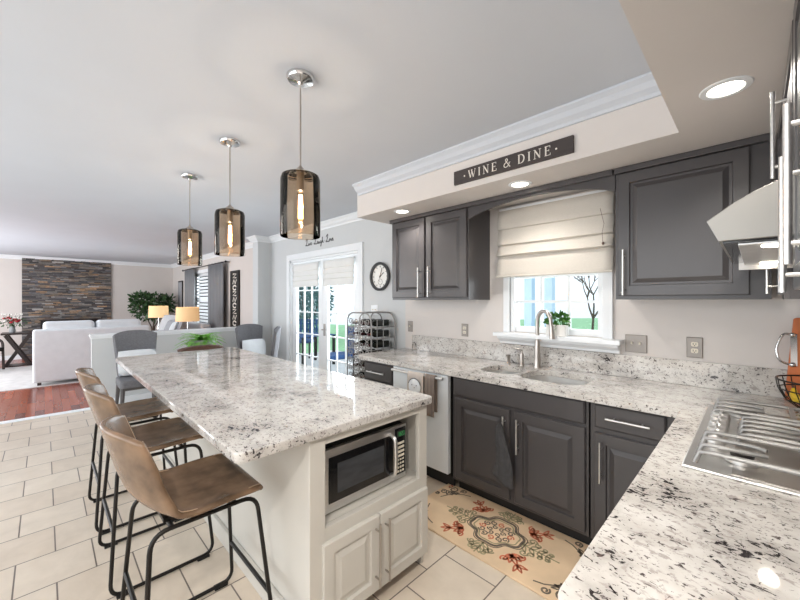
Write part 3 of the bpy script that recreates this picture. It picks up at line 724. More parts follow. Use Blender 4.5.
# ---------------------------------------------------------------- pendants and downlights
def make_pendant(label):
    r = T('pendant_lamp', label, 'pendant light', (0, 0, 0), 0, 'smoked glass pendants over the island')
    z0 = 1.745-CZ
    MB().lathe([(.066, -.002), (.066, -.012), (.060, -.022), (.030, -.028), (.014, -.034), (.008, -.045)], n=28).build('canopy', 'chrome', r, smooth=SM)
    MB().cyl((0, 0, -.04), (0, 0, z0+.33), .004, n=8).build('rod', 'nickel', r, smooth=SM)
    MB().lathe([(.006, z0+.345), (.014, z0+.335), (.03, z0+.322), (.034, z0+.313)], n=20).build('cap', 'nickel', r, smooth=SM)
    MB().lathe([(.017, z0+.312), (.019, z0+.25), (.019, z0+.225), (.013, z0+.22)], n=16).build('socket', 'nickel', r, smooth=SM)
    o = [(.092, z0), (.095, z0+.004), (.095, z0+.275), (.088, z0+.297), (.068, z0+.308), (.03, z0+.312)]
    i = [(.03, z0+.309), (.067, z0+.305), (.085, z0+.294), (.092, z0+.273), (.092, z0+.004)]
    MB().lathe(o+i+[(.092, z0)], n=40, cap=False).build('glass_shade', 'smoke', r, smooth=SM)
    b = MB().lathe([(.012, z0+.218), (.016, z0+.20), (.0175, z0+.14), (.015, z0+.09), (.006, z0+.075)], n=16).build('bulb', 'clear', r, smooth=SM)
    m = MB()
    for k in range(5):
        a = 2*PI*k/5; m.tube([(.007*math.cos(a), .007*math.sin(a), z0+.205), (.0095*math.cos(a), .0095*math.sin(a), z0+.09)], .0028, 5)
    m.build('filament', 'bulb', b)
    return r
pn = make_pendant('smoked glass pendant nearest the camera over the island'); pn.location = (-1.573, .885, CZ)
dup(pn, (-2.55, .90, CZ), 0, 'smoked glass pendant in the middle of the row of three over the island')
dup(pn, (-3.50, .90, CZ), 0, 'smoked glass pendant farthest from the camera over the island')
for x in (-1.573, -2.55, -3.50): point('pendant_bulb', (x, .885 if x > -2 else .90, 1.885), 12, (1, .92, .82), .012)
def make_down(label):
    r = T('recessed_downlight', label, 'ceiling light', (0, 0, 0), 0, 'recessed downlights in the soffit')
    MB().lathe([(.052, -.001), (.056, -.006), (.075, -.004), (.078, -.0005)], n=32, cap=False).build('trim_ring', 'white', r, smooth=SM)
    MB().lathe([(.053, -.003), (.03, -.004), (.001, -.004)], n=32).build('lens', 'lens', r)
    return r
dl = make_down('large recessed downlight in the soffit above the cooktop'); dl.location = (-.08, 1.815, SZ); dl.scale = (1, 1, 1)
dup(dl, (-1.145, 2.31, SZ), 0, 'recessed downlight in the soffit below the WINE & DINE sign')
dup(dl, (-2.24, 2.27, SZ), 0, 'recessed downlight in the soffit above the two-door wall cabinet')
dup(dl, (-.08, .72, SZ), 0, 'added unseen recessed downlight in the soffit over the near end of the right worktop')  # this one and the next are out of view, added to brighten the aisle
dup(dl, (-.08, -.40, SZ), 0, 'added unseen recessed downlight in the soffit behind the photographer')
for x, y, e in ((-.08, .72, 20), (-.08, -.40, 80), (-.08, 1.815, 26), (-1.145, 2.31, 16), (-2.24, 2.27, 16)): spot('downlight', (x, y, SZ-.02), e)  # first two belong to the added, unseen downlights

# ---------------------------------------------------------------- sign and decal lettering
def ribbon(m, pts, w, y0, y1):
    pts = [Vector((p[0], p[1])) for p in pts]; k = len(pts); L = []; R = []
    for i, p in enumerate(pts):
        t = pts[min(i+1, k-1)]-pts[max(i-1, 0)]; t = t.normalized() if t.length > 1e-9 else Vector((1, 0)); n = Vector((-t.y, t.x))
        ww = w[min(i, len(w)-1)] if isinstance(w, (list, tuple)) else w
        L.append(p+n*ww/2); R.append(p-n*ww/2)
    vs = [(q.x, y0, q.y) for q in L+R]+[(q.x, y1, q.y) for q in L+R]; fs = []
    for i in range(k-1):
        a, b, c, d = i, i+1, k+i+1, k+i; o = 2*k
        fs += [(a, b, c, d), (o+d, o+c, o+b, o+a), (a, o+a, o+b, b), (d, c, o+c, o+d)]
    fs += [(0, k, 3*k, 2*k), (k-1, 3*k-1, 4*k-1, 2*k-1)]
    m.add(vs, fs)
def arcp(cx, cy, rx, ry, a0, a1, n=14): return [(cx+rx*math.cos(math.radians(a0+(a1-a0)*i/n)), cy+ry*math.sin(math.radians(a0+(a1-a0)*i/n))) for i in range(n+1)]
TK, TN = .15, .06
G = {
 'W': (1.16, [([(.08, 1), (.36, 0)], TK), ([(.36, 0), (.60, 1)], TN), ([(.50, 1), (.80, 0)], TK), ([(.80, 0), (1.06, 1)], TN), ([(0, 1), (.24, 1)], .05), ([(.42, 1), (.66, 1)], .05), ([(.96, 1), (1.14, 1)], .05)]),
 'I': (.34, [([(.17, 0), (.17, 1)], TK), ([(.03, 1), (.31, 1)], .05), ([(.03, 0), (.31, 0)], .05)]),
 'N': (.90, [([(.16, 0), (.16, 1)], TN), ([(.14, 1), (.74, 0)], TK), ([(.74, 0), (.74, 1)], TN), ([(.02, 1), (.20, 1)], .05), ([(.02, 0), (.30, 0)], .05), ([(.60, 1), (.88, 1)], .05)]),
 'E': (.72, [([(.16, 0), (.16, 1)], TK), ([(.04, 1), (.62, 1)], .06), ([(.04, 0), (.66, 0)], .06), ([(.16, .52), (.5, .52)], .05), ([(.62, 1.02), (.62, .80)], .05), ([(.66, -.02), (.66, .22)], .05), ([(.5, .42), (.5, .62)], .05)]),
 'D': (.88, [([(.16, 0), (.16, 1)], TK), ([(.04, 1), (.36, 1)]+arcp(.36, .5, .42, .5, 90, -90)+[(.04, 0)], [.05, .06, .07, .08, .10, .12, .14, .15, .15, .15, .15, .15, .14, .12, .10, .08, .05])]),
 '&': (.95, [([(.86, 0), (.34, .72), (.28, .86), (.34, .98), (.46, 1.0), (.56, .90), (.52, .74), (.20, .46), (.08, .28), (.14, .08), (.34, 0), (.56, .08), (.76, .36), (.80, .52)], .09), ([(.68, .52), (.92, .52)], .05), ([(.74, 0), (.94, 0)], .05)]),
}
sg = T('wall_sign', 'long dark wooden sign lettered WINE & DINE on the soffit face', 'sign', (-1.145, 2.134, 2.275))
MB().box(-.415, .415, -.018, -.001, 0, .098).build('board', 'signwood', sg, bevel=.002)
m = MB(); txt = 'WINE & DINE'; hh = .054; tot = sum(.55 if c == ' ' else G[c][0]+.34 for c in txt)*hh; x = -tot/2+.17*hh; z0 = .022
for c in txt:
    if c == ' ': x += .55*hh; continue
    m = MB()
    for pts, w in G[c][1]:
        ww = [q*hh for q in w] if isinstance(w, list) else w*hh
        ribbon(m, [(x+p[0]*hh, z0+p[1]*hh) for p in pts], ww, -.0195, -.0175)
    x += (G[c][0]+.34)*hh; m.build('letter', 'letter', sg)
for s_ in (-1, 1): MB().lathe([(.006, -.001), (.006, .001)], (s_*(tot/2+.022), -.0185, z0+.024), 12, m=Matrix.Rotation(PI/2, 3, 'X')).build('dot', 'letter', sg)
# script decal "Live Laugh Love"
CG = {
 'L': (.75, [(.05, .75), (.2, .95), (.42, 1.15), (.5, 1.0), (.35, .55), (.22, .15), (.08, .02), (.0, .1), (.1, .16), (.35, .05), (.6, .0), (.75, .12)]),
 'i': (.28, [(0, .1), (.1, .45), (.08, .1), (.15, 0), (.28, .1)]),
 'v': (.38, [(0, .1), (.06, .42), (.14, .05), (.2, 0), (.32, .4), (.38, .38)]),
 'e': (.36, [(0, .12), (.2, .28), (.18, .44), (.08, .38), (.06, .12), (.16, 0), (.36, .12)]),
 'a': (.42, [(.25, .38), (.12, .42), (.04, .2), (.1, .02), (.22, .1), (.27, .42), (.26, .08), (.33, 0), (.42, .1)]),
 'u': (.44, [(0, .12), (.06, .42), (.07, .08), (.15, 0), (.25, .12), (.28, .42), (.28, .08), (.35, 0), (.44, .1)]),
 'g': (.42, [(.25, .38), (.12, .42), (.04, .2), (.1, .02), (.22, .1), (.27, .42), (.24, -.35), (.12, -.5), (.06, -.35), (.42, .1)]),
 'h': (.44, [(0, .1), (.18, .8), (.12, .95), (.06, .8), (.06, 0), (.14, .32), (.24, .42), (.27, .1), (.34, 0), (.44, .1)]),
 'o': (.38, [(.12, .4), (.03, .2), (.1, 0), (.22, .1), (.22, .34), (.12, .42), (.26, .36), (.38, .38)]),
}
m = MB(); x = -4.82; k = .098
for wd in ('Live', 'Laugh', 'Love'):
    for c in wd:
        w_, pts = CG[c]; P_ = [(x+p[0]*k*1.05, 2.235+.02+p[1]*k*.95) for p in pts]; F = fillet([(a, 0, b) for a, b in P_], .02, 3)
        ribbon(m, [(q.x, q.z) for q in F], .014 if c == 'L' else .010, WY-.0025, WY-.0005); x += w_*k*1.05
        if c == 'i': m.box(x-.015, x-.007, WY-.0025, WY-.0005, 2.31, 2.318)
    x += .055
    if wd != 'Love': m.box(x-.035, x-.022, WY-.0025, WY-.0005, 2.27, 2.28)
tag(m.build('wall_decal', 'decal'), 'black script wall decal reading Live Laugh Love above the french door', 'wall decal')

# clock
cl = T('wall_clock', 'round wall clock with charcoal rim and small lower dial between door and cabinets', 'clock', (-3.115, WY, 1.715))
R_ = Matrix.Rotation(PI/2, 3, 'X')
MB().lathe([(.150, 0), (.165, .004), (.168, .035), (.155, .042), (.140, .036), (.138, .012), (.0, .012)], n=44, m=R_).build('rim', 'clockrim', cl, smooth=SM)
MB().lathe([(.138, .0122), (.0, .0125)], n=36, m=R_).build('face', 'clockface', cl)
m = MB()
for i in range(12):
    a = i*PI/6; mm = Matrix.Rotation(a, 4, 'Y'); m.box(-.004, .004, -.0145, -.0125, .108, .128, mm)
m.tube([(.036*math.cos(a*PI/10), -.0135, -.062+.036*math.sin(a*PI/10)) for a in range(20)], .0015, 5, closed=True)
for i in range(8): mm = Matrix.Translation((0, 0, -.062)) @ Matrix.Rotation(i*PI/4, 4, 'Y'); m.box(-.001, .001, -.014, -.0125, .026, .033, mm)
m.build('markings', 'blackmat', cl)
m = MB(); m.box(-.004, .004, -.0175, -.0155, -.015, .075, Matrix.Rotation(.95, 4, 'Y')); m.box(-.003, .003, -.0195, -.0175, -.02, .11, Matrix.Rotation(.35, 4, 'Y')); m.box(-.0015, .0015, -.016, -.0145, 0, .028, Matrix.Translation((0, 0, -.062)) @ Matrix.Rotation(-.9, 4, 'Y'))
m.lathe([(.008, .0), (.008, .021)], n=12, m=R_); m.build('hands', 'blackmat', cl)

# outlets and switches
def plate(name, label, cat, x, z, w, h, kind, y=WY, mt='plate'):
    r = T(name, label, cat, (x, y-.001, z), 0, 'metal wall plates above the worktop')
    MB().ringloft(w, h, [(0, 0), (0, -.002), (.004, -.006), (.01, -.006)], -w/2, -h/2, 0).build('plate', mt, r)
    if kind == 'outlet':
        for s_ in (-1, 1):
            o = MB().prism(rrect(-.017, .017, s_*.02-.014, s_*.02+.014, .008), -.0085, -.006, 'y').build('receptacle', 'ivory', r)
            MB().box(-.008, -.005, -.0092, -.0085, s_*.02-.004, s_*.02+.007).box(.005, .008, -.0092, -.0085, s_*.02-.004, s_*.02+.006).lathe([(.003, 0), (.003, .0007)], (0, -.0085, s_*.02-.008), 8, m=R_).build('slots', 'blackmat', o)
    else:
        for sx in ((-.023, .023) if kind == 'double' else (0,)):
            MB().box(sx-.005, sx+.005, -.018, -.006, -.004, .012).build('toggle', 'ivory', r, bevel=.001)
    return r
plate('wall_outlet', 'small metal outlet plate at the left, below the two-door wall cabinet', 'outlet', -2.64, 1.155, .072, .115, 'single')
plate('wall_outlet', 'metal outlet plate below the wall cabinet, left of the window', 'outlet', -1.935, 1.155, .075, .118, 'outlet')
plate('light_switch', 'metal double switch plate right of the window sill', 'light switch', -.565, 1.145, .125, .118, 'double')
plate('wall_outlet', 'metal outlet plate with ivory sockets right of the double switch', 'outlet', -.262, 1.148, .078, .125, 'outlet')
plate('light_switch', 'white switch plate on the wall behind the wine rack', 'light switch', -3.23, 1.32, .12, .12, 'double', mt='white')

# roman shade on the kitchen window
sh = T('roman_shade', 'cream linen roman shade half lowered over the kitchen window', 'window shade', (-1.118, WY-.07, 1.63))
def shade_mesh(w, prof, m, wav=.004, nx=15):
    def P(u):
        k = u*(len(prof)-1); i = min(int(k), len(prof)-2); t = k-i; return prof[i][0]*(1-t)+prof[i+1][0]*t, prof[i][1]*(1-t)+prof[i+1][1]*t
    def fn(u, v):
        y, z = P(u); x = (v-.5)*w
        return (x, y+wav*math.sin(v*9+u*14)*u, z+wav*.8*math.sin(v*6+u*9)*(u > .55))
    return m.grid(fn, (len(prof)-1)*2+1, nx)
prof = [(.035, .572), (.01, .55), (0, .48), (-.004, .405), (.014, .398), (.004, .33), (-.014, .272), (.012, .264), (-.004, .22), (-.030, .180), (.006, .170), (.0, .13), (-.012, .06), (-.020, .012), (-.008, 0.0)]
shade_mesh(.872, prof, MB()).build('fabric', 'linen', sh, smooth=.8, solid=.004)
MB().box(-.43, .43, .02, .065, .545, .58).build('headrail', 'white', sh)
MB().tube([(-.436, -.020, .004), (.436, -.020, .004)], .008, 8).build('hem_bar', 'linen', sh, smooth=SM)
m = MB(); m.tube([(.36, -.020, .44), (.385, -.022, .33), (.375, -.030, .27), (.38, -.030, .20)], .0015, 5); m.sph((.38, -.030, .195), .008, 8, (1, 1, 1.5)); m.build('pull_cord', 'brownwood', sh)
# small plant on the sill
def leafy(m, n, c, R, size, flat=.6, seed=1, up=0):
    rnd = random.Random(seed)
    for _ in range(n):
        d = Vector((rnd.gauss(0, 1), rnd.gauss(0, 1), rnd.gauss(0, 1)))
        if d.length < 1e-6: continue
        d.normalize(); rr = rnd.random()**.45
        p = Vector(c)+Vector((d.x*R[0], d.y*R[1], d.z*R[2]))*rr
        t = (d+Vector((rnd.uniform(-.8, .8), rnd.uniform(-.8, .8), rnd.uniform(-.8, .8)+up))).normalized()
        s_ = t.cross(Vector((rnd.uniform(-1, 1), rnd.uniform(-1, 1), rnd.uniform(-1, 1)))).normalized()
        n_ = t.cross(s_); L = size*rnd.uniform(.7, 1.3)
        m.add([p, p+t*L*.35+s_*L*flat*.5+n_*L*.05, p+t*L*.75+s_*L*flat*.35, p+t*L, p+t*L*.75-s_*L*flat*.35, p+t*L*.35-s_*L*flat*.5+n_*L*.05], [(0, 1, 2, 3, 4, 5)])
    return m
pl = T('potted_plant', 'small leafy plant in a white rectangular pot on the kitchen window sill', 'plant', (-1.065, WY-.05, KZ0-.005))
m = MB(); m.prism(rrect(-.075, .075, -.035, .035, .015), 0, .085, 'z'); m.build('pot', 'whitepot', pl, bevel=.004)
leafy(MB(), 170, (0, 0, .12), (.085, .04, .055), .032, .7, 3).build('foliage', 'leaf', pl)
m = MB()
for i in range(7): m.tube([(-.06+i*.02, 0, .08), (-.07+i*.024, .005, .13)], .002, 5)
m.build('stems', 'leaf', pl)

# french door shades
for a, b, lab in ((DX0+.10, mid-.06, 'white roman shade at the top of the left french door leaf'), (mid+.07, DX1-.10, 'white roman shade at the top of the right french door leaf')):
    s2 = T('roman_shade', lab, 'window shade', ((a+b)/2, WY-.005, 1.64), 0, 'white shades on the french door')
    prof = [(.02, .36), (0, .34), (-.002, .25), (.008, .245), (-.006, .17), (.006, .165), (-.01, .10), (.004, .094), (-.008, .02), (-.004, 0)]
    shade_mesh(b-a, prof, MB(), .001).build('fabric', 'shadewhite', s2, smooth=.8, solid=.004)
    MB().tube([(-(b-a)/2+.02, -.02, .34), (-(b-a)/2+.02, -.022, .18)], .004, 6).build('pull_cord', 'white', s2)

# ---------------------------------------------------------------- worktop items
bk = T('fruit_basket', 'black wire basket of fruit at the back corner of the worktop', 'basket', (.235, 2.555, .914))
m = MB()
for rr, zz in ((.09, .006), (.135, .045), (.158, .095), (.165, .14)): m.tube([(rr*math.cos(i*PI/16), rr*math.sin(i*PI/16), zz) for i in range(32)], .0028 if zz < .14 else .004, 6, closed=True)
for i in range(22):
    a = 2*PI*i/22; m.tube([(q*math.cos(a), q*math.sin(a), z_) for q, z_ in ((.02, .006), (.09, .006), (.135, .045), (.158, .095), (.165, .14))], .0022, 5)
m.build('wire_frame', 'blackm', bk, smooth=SM)
def banana(label, loc, rz, tilt):
    r = T('banana', label, 'banana', loc, rz, 'bananas in the wire basket')
    p = []; rad = []
    for i in range(11):
        t = i/10; a = -1.0+2.0*t; p.append((.085*math.sin(a), .02*math.sin(t*PI)*tilt, .085-.085*math.cos(a)*1)); rad.append(.006+.013*math.sin(PI*min(1, max(0, t*.96+.02)))**.5)
    MB().tube(p, rad, 8).build('fruit', 'yellow', r, smooth=SM)
    MB().cyl(p[-1], Vector(p[-1])+Vector((.012, 0, .016)), .005, n=6).build('stem', 'brownwood', r)
    return r
banana('yellow banana low on the left in the wire basket', (.165, 2.57, .955), 2.0, 1)
banana('yellow banana in the middle of the wire basket', (.215, 2.56, .972), 2.2, -1)
banana('yellow banana at the front of the wire basket', (.25, 2.485, .958), 2.5, 1)
lm = T('lemon', 'bright yellow lemon resting on top of the bananas in the basket', 'lemon', (.205, 2.60, .99))
MB().sph((0, 0, .035), .037, 16, (1, 1, .95)).build('fruit', 'lemon', lm, smooth=2)
lm = T('lemon', 'second yellow lemon at the right of the wire basket', 'lemon', (.29, 2.56, .95))
MB().sph((0, 0, .035), .036, 16, (1.1, 1, .95)).build('fruit', 'lemon', lm, smooth=2)
cb = T('cutting_board', 'orange-brown wooden board with a curved steel handle leaning on the wall behind the basket', 'cutting board', (.25, 2.725, .916)); cb.rotation_euler = (-.11, .0, 0)
MB().prism([(-.145, 0), (.145, 0), (.145, .43), (-.10, .43), (-.11, .425)], -.01, .01, 'y').build('board', 'boardwood', cb, bevel=.004)
m = MB().tube(fillet([(-.118, -.012, .34), (-.150, -.035, .345), (-.175, -.035, .27), (-.165, -.035, .20), (-.125, -.012, .185)], .03), .006, 10)
for z_ in (.34, .185): m.sph((-.115, -.014, z_), .013, 10)
m.box(-.122, -.098, -.016, -.010, .18, .345); m.build('handle', 'chrome', cb, smooth=SM)

# ---------------------------------------------------------------- mat
mt_ = T('kitchen_mat', 'beige floor mat with red and grey scrolled medallion in front of the sink', 'mat', (-1.13, 1.97, 0))
lx, ly = 1.12, .54
MB().prism(rrect(-lx/2, lx/2, -ly/2, ly/2, .02), .0005, .012, 'z').build('pad', 'mat', mt_, bevel=.004)
def flat(m, pts, w, z0=.0121, z1=.0128):
    mm = MB(); ribbon(mm, pts, w, z0, z1); m.add([(v.x, v.z, v.y) for v in mm.v], mm.f)
def spiral(cx, cy, r, a0, turns, n=18): return [(cx+r*(1-.75*i/n)*math.cos(a0+turns*2*PI*i/n), cy+r*(1-.75*i/n)*math.sin(a0+turns*2*PI*i/n)) for i in range(n+1)]
d, rd, gr = MB(), MB(), MB()
lobes = []
for i in range(73):
    a = 2*PI*i/72; rr = .125*(1+.10*math.cos(4*a)-.06*math.cos(8*a)); lobes.append((rr*1.25*math.cos(a), rr*math.sin(a)))
def sc(k): return [(x*k, y*k) for x, y in lobes]
flat(d, lobes, .016); flat(d, sc(1.12), .006); flat(gr, sc(.86), .008)
for i in range(12): a = 2*PI*i/12; flat(rd if i % 3 == 0 else d, spiral(.092*math.cos(a), .070*math.sin(a), .022, a, 1.2), .008)
for i in range(6): a = 2*PI*i/6; flat(d, spiral(.042*math.cos(a), .034*math.sin(a), .018, a, 1.1), .008)
for a in (1, -1):
    for b in (1, -1):
        def q(m, L, w): flat(m, [(a*x, b*y) for x, y in L], w)
        def petal(m, cx, cy, ang, L, W, w):
            P_ = []
            for k in range(13):
                t = k/12*2*PI; u_, v_ = L*(.5-.5*math.cos(t)), W*math.sin(t)*(.6+.4*math.cos(t)) ; P_.append((cx+u_*math.cos(ang)-v_*math.sin(ang), cy+u_*math.sin(ang)+v_*math.cos(ang)))
            q(m, P_, w)
        for k in range(5): petal(rd, .165, .125, .72+(k-2)*.55, .085 if k == 2 else .065, .020, .010)
        for k in range(3): petal(rd, .225, .175, .70+(k-1)*.8, .055, .014, .009)
        q(rd, spiral(.150, .175, .024, 2, 1.1), .010); q(rd, spiral(.215, .110, .024, 5, 1.1), .010)
        for k in range(4): petal(gr, .175+.045*k, .004, .95-.12*k, .060-.009*k, .016, .008)
        for k in range(4): q(gr, spiral(.205+.040*k, .062-.012*k, .024-.003*k, k*2., 1.2), .009)
        for k in range(3): petal(gr, .004, .150+.028*k, .55+.2*k, .055-.008*k, .014, .008)
        for k in range(3): q(gr, spiral(.065-.012*k, .178+.022*k, .022-.003*k, k*2.4, 1.2), .009)
        for cx, cy, r in ((.475, .205, .040), (.515, .135, .028), (.40, .232, .024), (.535, .085, .018)): q(d, spiral(cx, cy, r, cx*13, 1.35), .010)
        for k in range(4): petal(d, .46+.012*k, .165, 2.6+.55*k, .055, .013, .008)
        q(d, [(.33, .215), (.38, .20), (.43, .165), (.46, .12), (.485, .06)], .008)
        q(rd, spiral(.520, .225, .020, 1, 1), .010)
    flat(gr, [(a*.16, 0), (a*.38, 0)], .008); flat(gr, [(0, a*.14), (0, a*.25)], .008)
d.build('scroll_print', 'matdark', mt_); rd.build('leaf_print', 'matred', mt_); gr.build('filigree_print', 'matgreen', mt_)

# ---------------------------------------------------------------- wine rack with bottles
wr = T('wine_rack', 'grey metal scrollwork wine rack with rounded top left of the worktop', 'wine rack', (-3.06, 2.595, 0))
RW, RD, RH = .42, .34, 1.30
m = MB()
def archp(y): return fillet([(-RW/2, y, 0), (-RW/2, y, RH), (RW/2, y, RH), (RW/2, y, 0)], .13, 8)
for y in (-RD/2, RD/2): m.tube(archp(y), .008, 8)
def sarch(x): return fillet([(x, -RD/2, 0), (x, -RD/2, RH), (x, RD/2, RH), (x, RD/2, 0)], .12, 8)
m.tube(sarch(0), .006, 8)
SHELVES = [.08+.118*i for i in range(10)]
for z_ in SHELVES:
    for y in (-RD/2, RD/2): m.cyl((-RW/2, y, z_), (RW/2, y, z_), .005, n=6)
    for x in (-RW/2, RW/2): m.cyl((x, -RD/2, z_), (x, RD/2, z_), .005, n=6)
for x in (-RW/2, RW/2):
    for y in (-.09, 0, .09): m.cyl((x, y, .03), (x, y, RH-.07), .004, n=6)
for x in (-.12, -.04, .04, .12): m.cyl((x, -RD/2, RH), (x, RD/2, RH), .005, n=6)
m.build('frame', 'wire', wr, smooth=SM)
m = MB(); rnd = random.Random(5)
for z_ in [.10+.085*i for i in range(14)]:
    for x in (-.14, -.045, .05, .145):
        a = rnd.uniform(0, 6); sp_ = spiral(x, z_, .040, a, 1.4, 14); m.tube([(p[0], -RD/2-.005, p[1]) for p in sp_], .0055, 5)
m.build('scrollwork', 'wire', wr, smooth=SM)
def bottle_root(label):
    r = T('wine_bottle', label, 'bottle', (0, 0, 0), 0, 'wine bottles lying in the metal rack')
    Mx = Matrix.Rotation(PI/2, 3, 'X')
    MB().lathe([(.0, -.15), (.036, -.148), (.037, -.14), (.037, .03), (.034, .055), (.016, .085), (.0135, .10), (.0135, .15), (.0, .15)], n=16, cap=False, m=Mx).build('body', 'bottle', r, smooth=SM)
    MB().lathe([(.0145, .10), (.0145, .151), (.0, .152)], n=12, cap=False, m=Mx).build('capsule', 'foil', r, smooth=SM)
    return r
k = 0; b0 = None
names_r = ['bottom', 'second', 'third', 'fourth', 'fifth', 'sixth', 'seventh', 'eighth', 'ninth', 'top']
for i, z_ in enumerate(SHELVES):
    for x, nm in ((-.12, 'left'), (0, 'middle'), (.12, 'right')):
        lab = f'dark wine bottle at the {nm} of the {names_r[i]} shelf of the metal rack'
        L_ = (-3.06+x, 2.60, z_+.043)
        if b0 is None: b0 = bottle_root(lab); b0.location = L_
        else: dup(b0, L_, 0, lab)

# ---------------------------------------------------------------- dining area
def make_chair(label, fab, legm, wood_top=False, h=1.05, wd=.42):
    r = T('dining_chair', label, 'chair', (0, 0, 0), 0, 'dining chairs around the table')
    MB().prism(rrect(-wd/2, wd/2, -.21, .23, .05), .40, .485, 'z').build('seat', fab, r, bevel=.015, seg=3)
    def fn(u, v):
        b = 2*v-1; z = .47+(h-.47)*u; w_ = wd/2*(.86+.24*u); cr = 1-.05*max(0, (u-.85)/.15)**2*abs(b)**3
        return (b*w_, -.20-.07*u+.055*b*b, z*cr if u > .85 else z)
    MB().grid(fn, 16, 13).build('backrest', fab, r, smooth=1.3, solid=.045, bevel=.012)
    for sx in (-1, 1):
        MB().tube([(sx*.18, .18, .40), (sx*.20, .205, 0)], [.024, .014], 8).build('leg', legm, r, smooth=SM)
        MB().tube([(sx*.18, -.17, .40), (sx*.20, -.24, 0)], [.024, .014], 8).build('leg', legm, r, smooth=SM)
    MB().box(-.19, .19, -.18, .20, .37, .40).build('seat_rail', legm, r)
    return r
c1 = make_chair('grey upholstered dining chair with white pillow, at the left against the half wall', 'greyfab', 'darkleg'); c1.location = (-5.42, .83, 0); c1.rotation_euler = (0, 0, -PI/2)
dup(c1, (-5.60, 2.38, 0), -PI/2+.12, 'grey upholstered dining chair with white pillow, in front of the pilaster')
dup(c1, (-5.06, 2.20, 0), 2.69, 'grey dining chair seen edge-on against the wall beside the french door')
c3 = make_chair('brown leather-backed dining chair beyond the far end of the island', 'brownwood', 'espresso', h=.945); c3.location = (-4.52, 1.22, 0); c3.rotation_euler = (0, 0, PI/2)
for (x, y, rz, lab) in ((-5.50, .83, -PI/2, 'white lumbar pillow on the left grey dining chair'), (-5.68, 2.38, -PI/2+.12, 'white lumbar pillow on the grey dining chair by the pilaster')):
    o = T('throw_pillow', lab, 'pillow', (x, y, .495), rz, 'white pillows on the dining chairs')
    pillow(0, 0, .165, .40, .31, .11, Matrix.Rotation(.13, 3, 'X')).build('cushion', 'whitefab', o, smooth=1.5)
tb = T('dining_table', 'grey wood dining table behind the far end of the island', 'table', (-4.95, 1.38, 0))
MB().prism(rrect(-.36, .36, -.46, .46, .03), .715, .75, 'z').build('tabletop', 'tablewood', tb, bevel=.005)
for sx in (-1, 1):
    for sy in (-1, 1): MB().box(sx*.29-.03, sx*.29+.03, sy*.40-.03, sy*.40+.03, 0, .64).build('leg', 'darkleg', tb, bevel=.004)
MB().box(-.32, .32, -.42, .42, .64, .715).build('apron', 'darkleg', tb)
fp = T('potted_fern', 'bright green fern in a round grey pot on the dining table', 'plant', (-4.92, 1.40, .75))
MB().lathe([(.05, 0), (.09, .03), (.12, .08), (.118, .13), (.105, .15), (.098, .148), (.09, .12), (.0, .12)], n=28).build('pot', 'pot', fp, smooth=SM)
m = MB(); rnd = random.Random(4)
for i in range(90):
    a = rnd.uniform(0, 2*PI); L = rnd.uniform(.12, .24); el = rnd.uniform(.3, 1.2); pts = []
    for j in range(9):
        t = j/8; rr = L*t*math.cos(el*(1-t*.4)); zz = .13+L*t*math.sin(el)-.28*L*t*t*2.0
        pts.append(Vector((rr*math.cos(a), rr*math.sin(a), zz)))
    for j in range(1, 9):
        p = pts[j]; t = (pts[j]-pts[j-1]).normalized(); s_ = t.cross(Vector((0, 0, 1))).normalized(); w_ = .036*(1-j/9.5)+.008
        for sg_ in (-1, 1): m.add([p, p+s_*sg_*w_+t*.010, p+s_*sg_*w_*.9-t*.004, p-t*.014], [(0, 1, 2, 3)])
    m.tube(pts, .0015, 4)
m.build('fronds', 'fern', fp); fp.scale = (1.3, 1.3, 1.3)

# ---------------------------------------------------------------- living room
rg = MB().box(-11.2, -8.36, -1.3, 1.55, .001, .012).build('area_rug', 'rug'); tag(rg, 'pale grey area rug on the cherry floor beside the white loveseat', 'rug')
ls = T('loveseat', 'white loveseat with two back cushions seen from behind, facing the stone wall', 'sofa', (-8.85, .66, .012), PI/2)
# local front = +y -> world -X
Wd = 1.60
MB().box(-Wd/2, Wd/2, -.42, .40, .10, .42).build('base', 'whitefab', ls, bevel=.02)
m = MB().box(-Wd/2, Wd/2, -.45, -.27, .05, .935); m.build('back', 'whitefab', ls, bevel=.035, seg=3)
for s_ in (-1, 1):
    x = s_*(Wd/2-.09); MB().box(x-.09, x+.09, -.43, .43, .09, .66).build('arm', 'whitefab', ls, bevel=.04, seg=3)
    MB().box(s_*.345-.335, s_*.345+.335, -.36, -.10, .50, 1.06).build('back_cushion', 'whitefab', ls, bevel=.06, seg=4)
    MB().box(s_*.31-.30, s_*.31+.30, -.20, .44, .42, .55).build('seat_cushion', 'whitefab', ls, bevel=.04, seg=3)
for sx in (-1, 1):
    for sy in (-.36, .34): MB().box(sx*.72-.025, sx*.72+.025, sy-.025, sy+.025, .0, .10).build('leg', 'espresso', ls)
# fireplace
fp_ = T('electric_fireplace', 'black fireplace insert in front of the stone wall, behind the loveseat', 'fireplace', (-12.52, .46, 0), PI/2)
MB().box(-.53, .53, -.06, .10, 0, .93).build('surround', 'blackmat', fp_, bevel=.006)
MB().box(-.40, .40, -.075, -.06, .25, .78).build('glass_front', 'black', fp_, bevel=.003)
MB().box(-.55, .55, -.10, .12, .93, .955).build('mantel', 'espresso', fp_, bevel=.003)
fp_.rotation_euler = (0, 0, PI/2)
